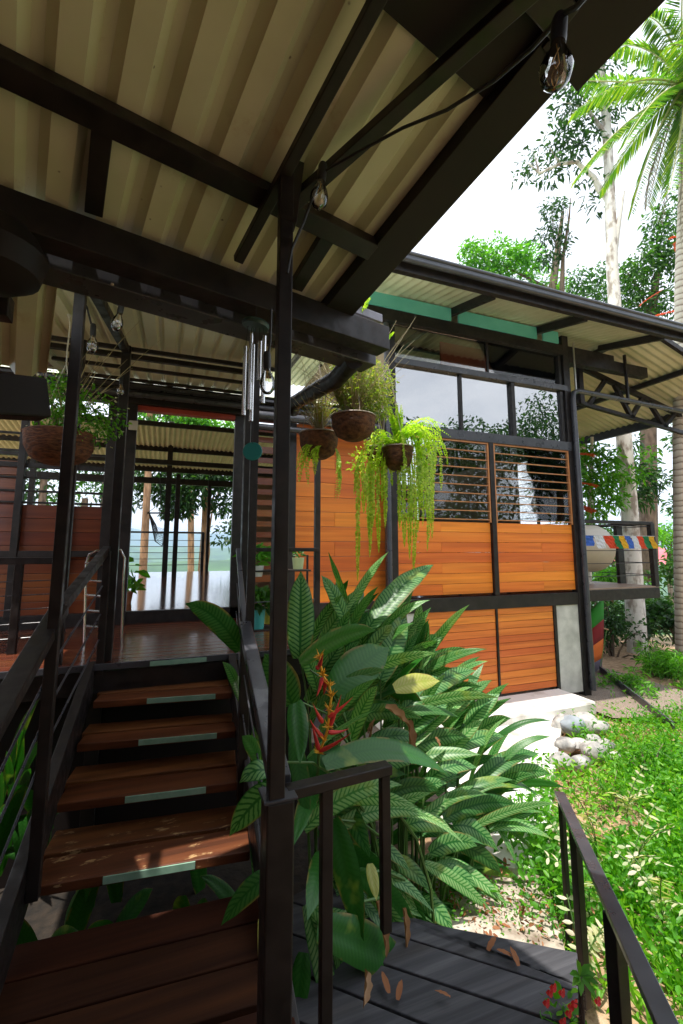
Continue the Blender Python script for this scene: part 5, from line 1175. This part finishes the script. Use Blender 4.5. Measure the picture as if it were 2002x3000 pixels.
# palm
pm_=thing('palm_tree','palm tree with a ringed grey trunk and drooping green fronds at the upper right','palm tree')
pc=aD(2012,250,8.2)
part('trunk',BARKPALM,pm_,lambda b:b.tube([aD(2006,2050,8.6),aD(1996,1600,8.4),aD(1992,1250,8.3),aD(1998,800,8.2),aD(2008,500,8.2),pc],[.13,.12,.11,.105,.09,.09],14))
def palmfrond(acc,rach,a,c,e,n=84,L=.37,w=.024,dr=.6):
    pts=bez(a,c,e,14); rach.append(pts)
    for i in range(n):
        t=(i+1)/n; k=min(13,int(t*14)); p=pts[k].lerp(pts[k+1],t*14-k) if k<14 else pts[14]; tan=(pts[min(k+1,14)]-pts[max(k-1,0)]).normalized()
        sd=tan.cross(Vector((0,0,1))); sd=sd.normalized() if sd.length>.1 else Vector((1,0,0)); ll=L*(.35+.75*math.sin(math.pi*min(1,t*.8+.15)))
        for s in (-1,1):
            d=sd*s*.9+tan*.55+Vector((0,0,-dr*rnd.uniform(.5,1.3))); acc.append((tuple(p),tuple(d),tuple(Vector((0,0,1))+sd*s*.5),ll*rnd.uniform(.85,1.1),w))
acc=[];rach=[]
for (cx,cy,ex,ey,de) in ((1840,240,1690,235,.3),(1850,190,1680,330,-.5),(1830,330,1690,520,-.9),(1890,330,1760,560,.6),(1920,350,1850,620,-.4),(1960,330,1900,600,.9),(1960,60,1900,50,.2),(1985,40,2010,-120,.0),(2050,60,2120,30,.4),(2080,250,2150,420,-.3),(2010,380,2030,640,.2),(2000,380,1960,560,-1.),(1900,100,1790,140,.9),(2060,120,1960,130,-1.),(1930,240,1830,420,-1.2)):
    palmfrond(acc,rach,pc,aD(cx,cy,8.2+de*.5),aD(ex,ey,8.2+de))
accmesh(acc,'fronds',PALML,pm_)
part('rachises',simple('rachis',(.3,.32,.1),(.45,.42,.2),9,.6),pm_,lambda b:[b.tube(p,[.028*(1-.06*i) for i in range(len(p))],5,False) for p in rach])
acc=[];rach2=[]
for (cx,cy,ex,ey,de) in ((1950,420,1935,640,.2),(1900,450,1895,600,-.3),(1995,500,2000,700,-.3)):
    palmfrond(acc,rach2,pc,aD(cx,cy,8.2+de*.5),aD(ex,ey,8.2+de),30,.3,.02,1.5)
accmesh(acc,'dry_fronds',PALMD,pm_,label='dry hanging grey fronds')
def redspray(t,pts):
    acc=[]
    for a,c,e in pts: frond(acc,bez(a,c,e),26,.07,.035,False)
    accmesh(acc,'flower_sprays',FLOORG,t)
# tree behind the roof
tree('leafy_tree','leafy green tree crown showing above the middle of the long gutter',[A(1560,1300,17),A(1600,1000,17),A(1625,800,17),A(1650,620,17)],[.25,.2,.14,.05],BARKD,
 [cl(1390,745,17,.6,320),cl(1420,770,17,.65,380),cl(1480,770,17,.7,420),cl(1550,760,17,.7,400),cl(1520,740,17,.5,200),cl(1450,810,17,.6,300),cl(1380,720,17,.35,100),cl(1520,830,17,.6,200),cl(1600,820,17,.6,180),cl(1460,720,17,.5,120),cl(1650,850,17,.5,120)],TREEY,.19,.4,[([A(1615,850,17),A(1500,790,17),A(1400,750,17)],.07)])
tree('slender_tree','slender open tree with bare twigs above the gutter left of the pale trunk',[A(1640,1200,14),A(1645,900,14),A(1650,750,14),A(1668,640,14),A(1672,580,14)],[.12,.09,.05,.03,.012],BARKD,
 [cl(1620,610,14,.4,150),cl(1630,660,14,.35,110),cl(1600,690,14,.35,120),cl(1640,740,14,.35,110),cl(1600,760,14,.35,110),cl(1650,700,14,.3,80),cl(1640,600,14,.25,70)],TREED,.15,.35,[([A(1650,760,14),A(1622,700,14),A(1620,620,14)],.03),([A(1650,760,14),A(1668,690,14),A(1662,610,14)],.025)])
tree('leafy_tree','leafy tree between the slender tree and the pale trunk above the gutter',[A(1700,1400,15),A(1710,1100,15),A(1720,900,15)],[.2,.15,.1],BARKD,[cl(1690,820,15,.5,220),cl(1740,850,15,.55,250),cl(1760,800,15,.4,140),cl(1700,880,15,.6,260),cl(1800,880,15,.6,260)],TREEL,.16,.4)
tr4=tree('leafy_tree','broad dark green tree right of the pale trunk with orange red flower sprays',[A(1900,1700,13),A(1900,1200,13),A(1905,950,13),A(1925,800,13)],[.25,.2,.15,.08],BARKD,
 [cl(1840,830,13,.6,460),cl(1880,780,13,.6,480),cl(1930,740,13,.6,480),cl(1980,760,13,.6,480),cl(1870,950,13,.6,300),cl(1900,880,13,.7,400),cl(1960,880,13,.7,400),cl(1850,900,13,.6,300),cl(1980,640,13,.5,200),cl(1930,640,13,.4,150),cl(2010,560,13,.5,180),cl(1940,690,13,.5,200)],TREEL,.15,.4,[([A(1905,950,13),A(1880,860,13),A(1840,800,13)],.06)],
 extra=lambda t:redspray(t,[(A(1990,905,10),A(1960,915,10),A(1925,922,10)),(A(2010,690,12),A(1985,690,12),A(1965,696,12)),(A(1995,760,12),A(1985,740,12),A(1978,710,12)),(A(1940,850,9),A(1900,870,9),A(1880,890,9))]))
tree('flowering_tree','green tree with orange red flower sprays seen beside the house corner post',[A(1720,1800,9.5),A(1730,1500,9.5),A(1735,1280,9.5)],[.07,.06,.03],BARKP,
 [cl(1710,1330,9.5,.35,260),cl(1760,1400,9.5,.45,400),cl(1720,1420,9.5,.4,300),cl(1770,1340,9.5,.35,220),cl(1730,1490,9.5,.4,320),cl(1790,1460,9.5,.35,220),cl(1850,1390,9.5,.3,110),cl(1650,1400,9.5,.4,260),cl(1640,1480,9.5,.4,260),cl(1600,1440,9.5,.35,200),cl(1900,1330,9.5,.22,60),cl(1700,1560,9.5,.4,250)],TREEY,.13,.38,
 [([A(1735,1400,9.5),A(1790,1390,9.5),A(1850,1420,9.5)],.02)],extra=lambda t:redspray(t,[(A(1690,1330,9),A(1715,1325,9),A(1745,1335,9)),(A(1690,1415,9),A(1720,1412,9),A(1750,1425,9)),(A(1690,1482,9),A(1715,1480,9),A(1745,1498,9)),(A(1690,1475,9),A(1710,1490,9),A(1735,1500,9)),(A(1750,1570,9),A(1790,1590,9),A(1820,1610,9)),(A(1755,1590,9),A(1790,1610,9),A(1815,1625,9)),(A(1640,1370,9),A(1610,1380,9),A(1570,1390,9)),(A(1600,1500,9),A(1640,1480,9),A(1670,1470,9))]))
tree('leafy_tree','drooping dark foliage tree around the pale trunk below the side roof',[A(1845,1900,9.9),A(1850,1500,10.2)],[.1,.05],BARKD,[cl(1890,1420,10.4,.45,220),cl(1860,1460,10.4,.4,180),cl(1930,1400,10.4,.3,70),cl(1830,1370,10.4,.35,130),cl(1890,1370,10.4,.3,90),cl(1850,1300,10.4,.25,60)],TREED,.17,.3)
tree('leafy_tree','tree with red flowers at the far right edge behind the palm trunk',[A(2020,1700,14),A(2020,1300,14)],[.2,.1],BARKD,[cl(1990,1290,14,.4,120),cl(1975,1480,14,.4,120),cl(2000,1400,14,.35,100),cl(2010,1230,14,.5,200)],TREEL,.17,.4,extra=lambda t:redspray(t,[(A(2005,1360,12),A(1995,1350,12),A(1985,1345,12)),(A(2005,1290,12),A(2000,1280,12),A(1990,1275,12)),(A(2005,1420,12),A(1995,1425,12),A(1985,1430,12))]))
# trees beyond the back terrace
def lf(x,y,Y,r,n): return (aY(x,y,Y),r,n)
def TY(x,y,Y): return aY(x,y,Y)
tree('shade_tree','large dark leaved tree with a forked trunk beyond the back terrace',[Vector((TY(590,1900,19).x,19,-3)),TY(592,1680,19),TY(600,1560,19),TY(604,1450,19),TY(625,1380,19)],[.19,.17,.14,.13,.09],BARKO,
 [lf(480,1430,18,.7,420),lf(450,1390,18,.7,420),lf(520,1460,18,.7,420),lf(570,1440,18,.8,460),lf(540,1400,18,.9,520),lf(600,1390,18,.8,420),lf(650,1390,18,.7,300),lf(500,1500,18,.35,120),lf(545,1490,18,.4,160),lf(655,1480,18,.5,220),lf(410,1410,18,.5,180),lf(640,1430,18,.4,140),lf(400,1470,18,.35,70),lf(680,1400,18,.8,300),lf(730,1410,18,.8,350),lf(760,1440,18,.6,250),lf(590,1360,18,.8,260)],TREED,.22,.42,
 [([TY(604,1540,19),TY(622,1470,19),TY(640,1400,19)],.07),([TY(600,1700,19),TY(612,1620,19),TY(612,1560,19),TY(625,1480,19),TY(650,1420,19)],.07)])
tree('pole_tree','straight tan tree trunk beyond the back terrace left of the dark columns',[Vector((TY(416,1900,16).x,16,-3)),TY(418,1700,16),TY(426,1550,16),TY(434,1400,16),TY(440,1200,16),TY(446,1080,16)],[.13,.125,.12,.11,.10,.09],BARKO,[lf(430,1190,16,.9,300),lf(500,1180,16,.9,260)],TREEL,.2,.42)
tree('leafy_tree','bright light green tree above the terrace roof',[Vector((TY(560,1900,22).x,22,-3)),TY(560,1500,22),TY(565,1250,22)],[.16,.14,.12],BARKO,[lf(550,1225,22,.9,600),lf(590,1235,22,.8,500),lf(520,1240,22,.8,400),lf(640,1240,22,.6,120),lf(680,1245,22,.6,150),lf(420,1230,22,.8,280)],TREEY,.24,.45)
for i,(x,y,Y,r,n,lab) in enumerate(((130,1400,17,1.6,900,'dark bushy tree seen through the left porch window bars'),(250,1460,18,1.5,800,'bushy tree seen between the left porch posts'),(310,1390,20,1.6,600,'tree crown seen just left of the doorway'),(200,1250,20,1.5,700,'tall tree crown above the left porch window'),(750,1500,17,1.4,700,'green tree seen through the louvres right of the doorway'))):
    g=aY(x,y,Y); tree('leafy_tree',lab,[Vector((g.x,g.y,-3)),g],[.2,.1],BARKD,[(g+Vector((rnd.gauss(0,r*.5),rnd.gauss(0,r*.4),rnd.gauss(0,r*.4))),r*.5,int(n/6)) for _ in range(6)],TREEL if i%2 else TREED,.22,.42)
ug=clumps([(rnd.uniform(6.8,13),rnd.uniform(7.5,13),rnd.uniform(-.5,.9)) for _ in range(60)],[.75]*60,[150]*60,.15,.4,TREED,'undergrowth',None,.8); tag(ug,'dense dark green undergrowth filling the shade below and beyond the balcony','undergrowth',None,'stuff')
mw=clumps([(rnd.uniform(-30,70),rnd.uniform(26,75),-6-rnd.uniform(0,4)) for _ in range(70)],[4]*70,[110]*70,.9,.6,TREEL,'far_wood',None,.7); tag(mw,'hazy treetops on the slope below the back terrace','trees',None,'stuff')
# reflected trees behind the viewer
RT=[((11,-9,7.0,3.0),'garden tree behind the viewer reflected at the left of the upper panes'),((15.5,-9,7.0,3.0),'garden tree behind the viewer reflected in the middle upper pane'),((20,-9,8.2,3.2),'garden tree behind the viewer reflected in the right upper pane'),((25,-6,6.0,3.4),'tallest garden tree behind the viewer far to the right'),((6.5,-12,6,3.0),'garden tree standing furthest behind the viewer')]
hb=clumps([(4+i*1.5,-11+math.sin(i*2.1)*1.5,1.7+math.sin(i)*.5) for i in range(18)],[2.5]*18,[420]*18,.34,.5,TREEL,'hedge',None,.8); tag(hb,'dense green hedge added behind the viewer to cover the bright horizon reflected in the louvres','hedge',None,'stuff')  # added unseen foliage belt, keeps bright horizon out of the louvre reflections
for (x,y,z,r),lab in RT:
    tree('garden_tree',lab,[(x,y,-.6),(x+.2,y,z*.5),(x,y,z)],[.22,.18,.08],BARKD,[((x+rnd.gauss(0,r*.5),y+rnd.gauss(0,r*.4),z-1.2+rnd.gauss(0,r*.35)),r*.45,420) for _ in range(10)],TREED,.26,.45)
# hammock under the balcony
hm=thing('striped_hammock','striped rainbow hammock hanging in the shade under the balcony','hammock')
HS=[((.03,.30,.03),0,.22),((.28,.01,.015),.22,.42),((.75,.16,.02),.42,.62),((.10,.08,.11),.62,.84),((.65,.14,.03),.84,.92),((.10,.32,.03),.92,1.)]
def hmp(u,v):   # v down the length, u across
    Y=6.0; y=1790+v*245; xl=1690-20*v; xr=1757+6*math.sin(v*3.1)-14*v; x=xl+(xr-xl)*u+10; return aY(x,y-40*(u)*(1-v)+22*u*0-(1-u)*-30,Y-.25*math.sin(math.pi*u))
for i,(c,v0,v1) in enumerate(HS):
    b=MB(); vs=[hmp(u/8,v0+(v1-v0)*k/3) for k in range(4) for u in range(9)]
    b.add(vs,[(k*9+u,k*9+u+1,(k+1)*9+u+1,(k+1)*9+u) for k in range(3) for u in range(8)]); b.smooth=True
    o=b.build('cloth_stripe',leafmat('hammock_%d'%i,c,c,None,.2,.9,tcol=(1,1,1)),hm); s_=o.modifiers.new('thick','SOLIDIFY'); s_.thickness=.01
part('spreader_bar',BARKO,hm,lambda b:b.tube([aY(1700,1828,6.0),aY(1742,1832,6.0),aY(1782,1845,6.0)],.014,7))
for k in range(7):
    part('cord',simple('green_cord',(.15,.35,.06),(.2,.42,.1),9,.8) if 'green_cord' not in MATS else MATS['green_cord'],hm,lambda b,k=k:(b.tube([aY(1718+k*10,1832+k*2,6.0),aY(1722+k*5,1900+k*16,5.9)],.004,4,False)))
part('cord',simple('brown_cord',(.1,.08,.05),(.15,.12,.08),9,.8),hm,lambda b:[b.tube([aY(1715+k*12,1830+k*2,6.0),aY(1745,1765,6.3)],.004,4,False) for k in range(6)])
# far small pavilion with a red roof
pv=thing('garden_pavilion','small open pavilion with a pale red metal roof far off at the right','pavilion')
r0=aD(1875,1655,26); r1=aD(2060,1655,26); 
RR=simple('faded_red_roof',(.42,.08,.10),(.55,.16,.18),3,.6)
part('roof',RR,pv,lambda b:b.add([r0+Vector((0,0,0)),r1,r1+Vector((0,3.,.0)),r0+Vector((0,3.,.0)),(r0+r1)/2+Vector((-.3,1.5,1.25)),(r0+r1)/2+Vector((.8,1.5,1.25))],[(0,1,5,4),(1,2,5),(2,3,4,5),(3,0,4),(0,3,2,1)]))
for p in (r0+Vector((.3,.2,0)),r1-Vector((.3,-.2,0)),r0+Vector((.3,2.7,0)),r0.lerp(r1,.45)): part('pillar',BARKD,pv,lambda b:b.beam(p,p-Vector((0,0,3)),.2,.2,(1,0,0)))
# ================================================================== light, sky
sd=Vector((-.17,-.15,1)).normalized(); SUN_EL=math.asin(sd.z)
sl=bpy.data.lights.new('sun','SUN'); sl.energy=5.0; sl.angle=R(.6); sl.color=(1,.95,.87)
so=bpy.data.objects.new('sun',sl); COL.objects.link(so); so.rotation_euler=sd.to_track_quat('Z','Y').to_euler()
w=bpy.data.worlds.new('World'); scene.world=w; w.use_nodes=True; nt=w.node_tree; nt.nodes.clear()
out=nt.nodes.new('ShaderNodeOutputWorld'); bg=nt.nodes.new('ShaderNodeBackground'); sky=nt.nodes.new('ShaderNodeTexSky')
sky.sky_type='NISHITA'; sky.sun_disc=False; sky.sun_elevation=SUN_EL; sky.sun_rotation=math.atan2(sd.x,sd.y); sky.air_density=1; sky.dust_density=2
tc=nt.nodes.new('ShaderNodeTexCoord'); mp=nt.nodes.new('ShaderNodeMapping'); mp.inputs['Scale'].default_value=(1,1,2.6); nt.links.new(tc.outputs['Generated'],mp.inputs['Vector'])
cl=noise(nt,mp.outputs[0],2.3,6,.6); cf=ramp(nt,cl,[(.30,(.55,)*3),(.62,(.97,)*3)]).outputs[0]
skc=mixc(nt,cf,sky.outputs[0],(11.5,11.9,12.6)); nt.links.new(skc,bg.inputs[0]); bg.inputs[1].default_value=.115
nt.links.new(bg.outputs[0],out.inputs[0])
scene.view_settings.view_transform='Standard'; scene.view_settings.look='None'; scene.view_settings.exposure=.55; scene.view_settings.gamma=1
scene.render.engine='CYCLES'
c=scene.cycles; c.max_bounces=8; c.transparent_max_bounces=24; c.diffuse_bounces=4; c.glossy_bounces=4; c.transmission_bounces=6; c.caustics_reflective=False; c.caustics_refractive=False; c.sample_clamp_indirect=6

HZM=bpy.data.materials.new('air'); HZM.use_nodes=True; hn=HZM.node_tree; hn.nodes.clear(); ho=hn.nodes.new('ShaderNodeOutputMaterial')
pv_=hn.nodes.new('ShaderNodeVolumePrincipled'); pv_.inputs['Color'].default_value=(.55,.74,1,1); pv_.inputs['Density'].default_value=.00032; pv_.inputs['Anisotropy'].default_value=.2; hn.links.new(pv_.outputs[0],ho.inputs['Volume'])
part('haze',HZM,None,lambda b:b.box((-5600,-5600,-75),(5600,5600,160)),0,kind='stuff',label='pale haze lying over the valley and the far hills')
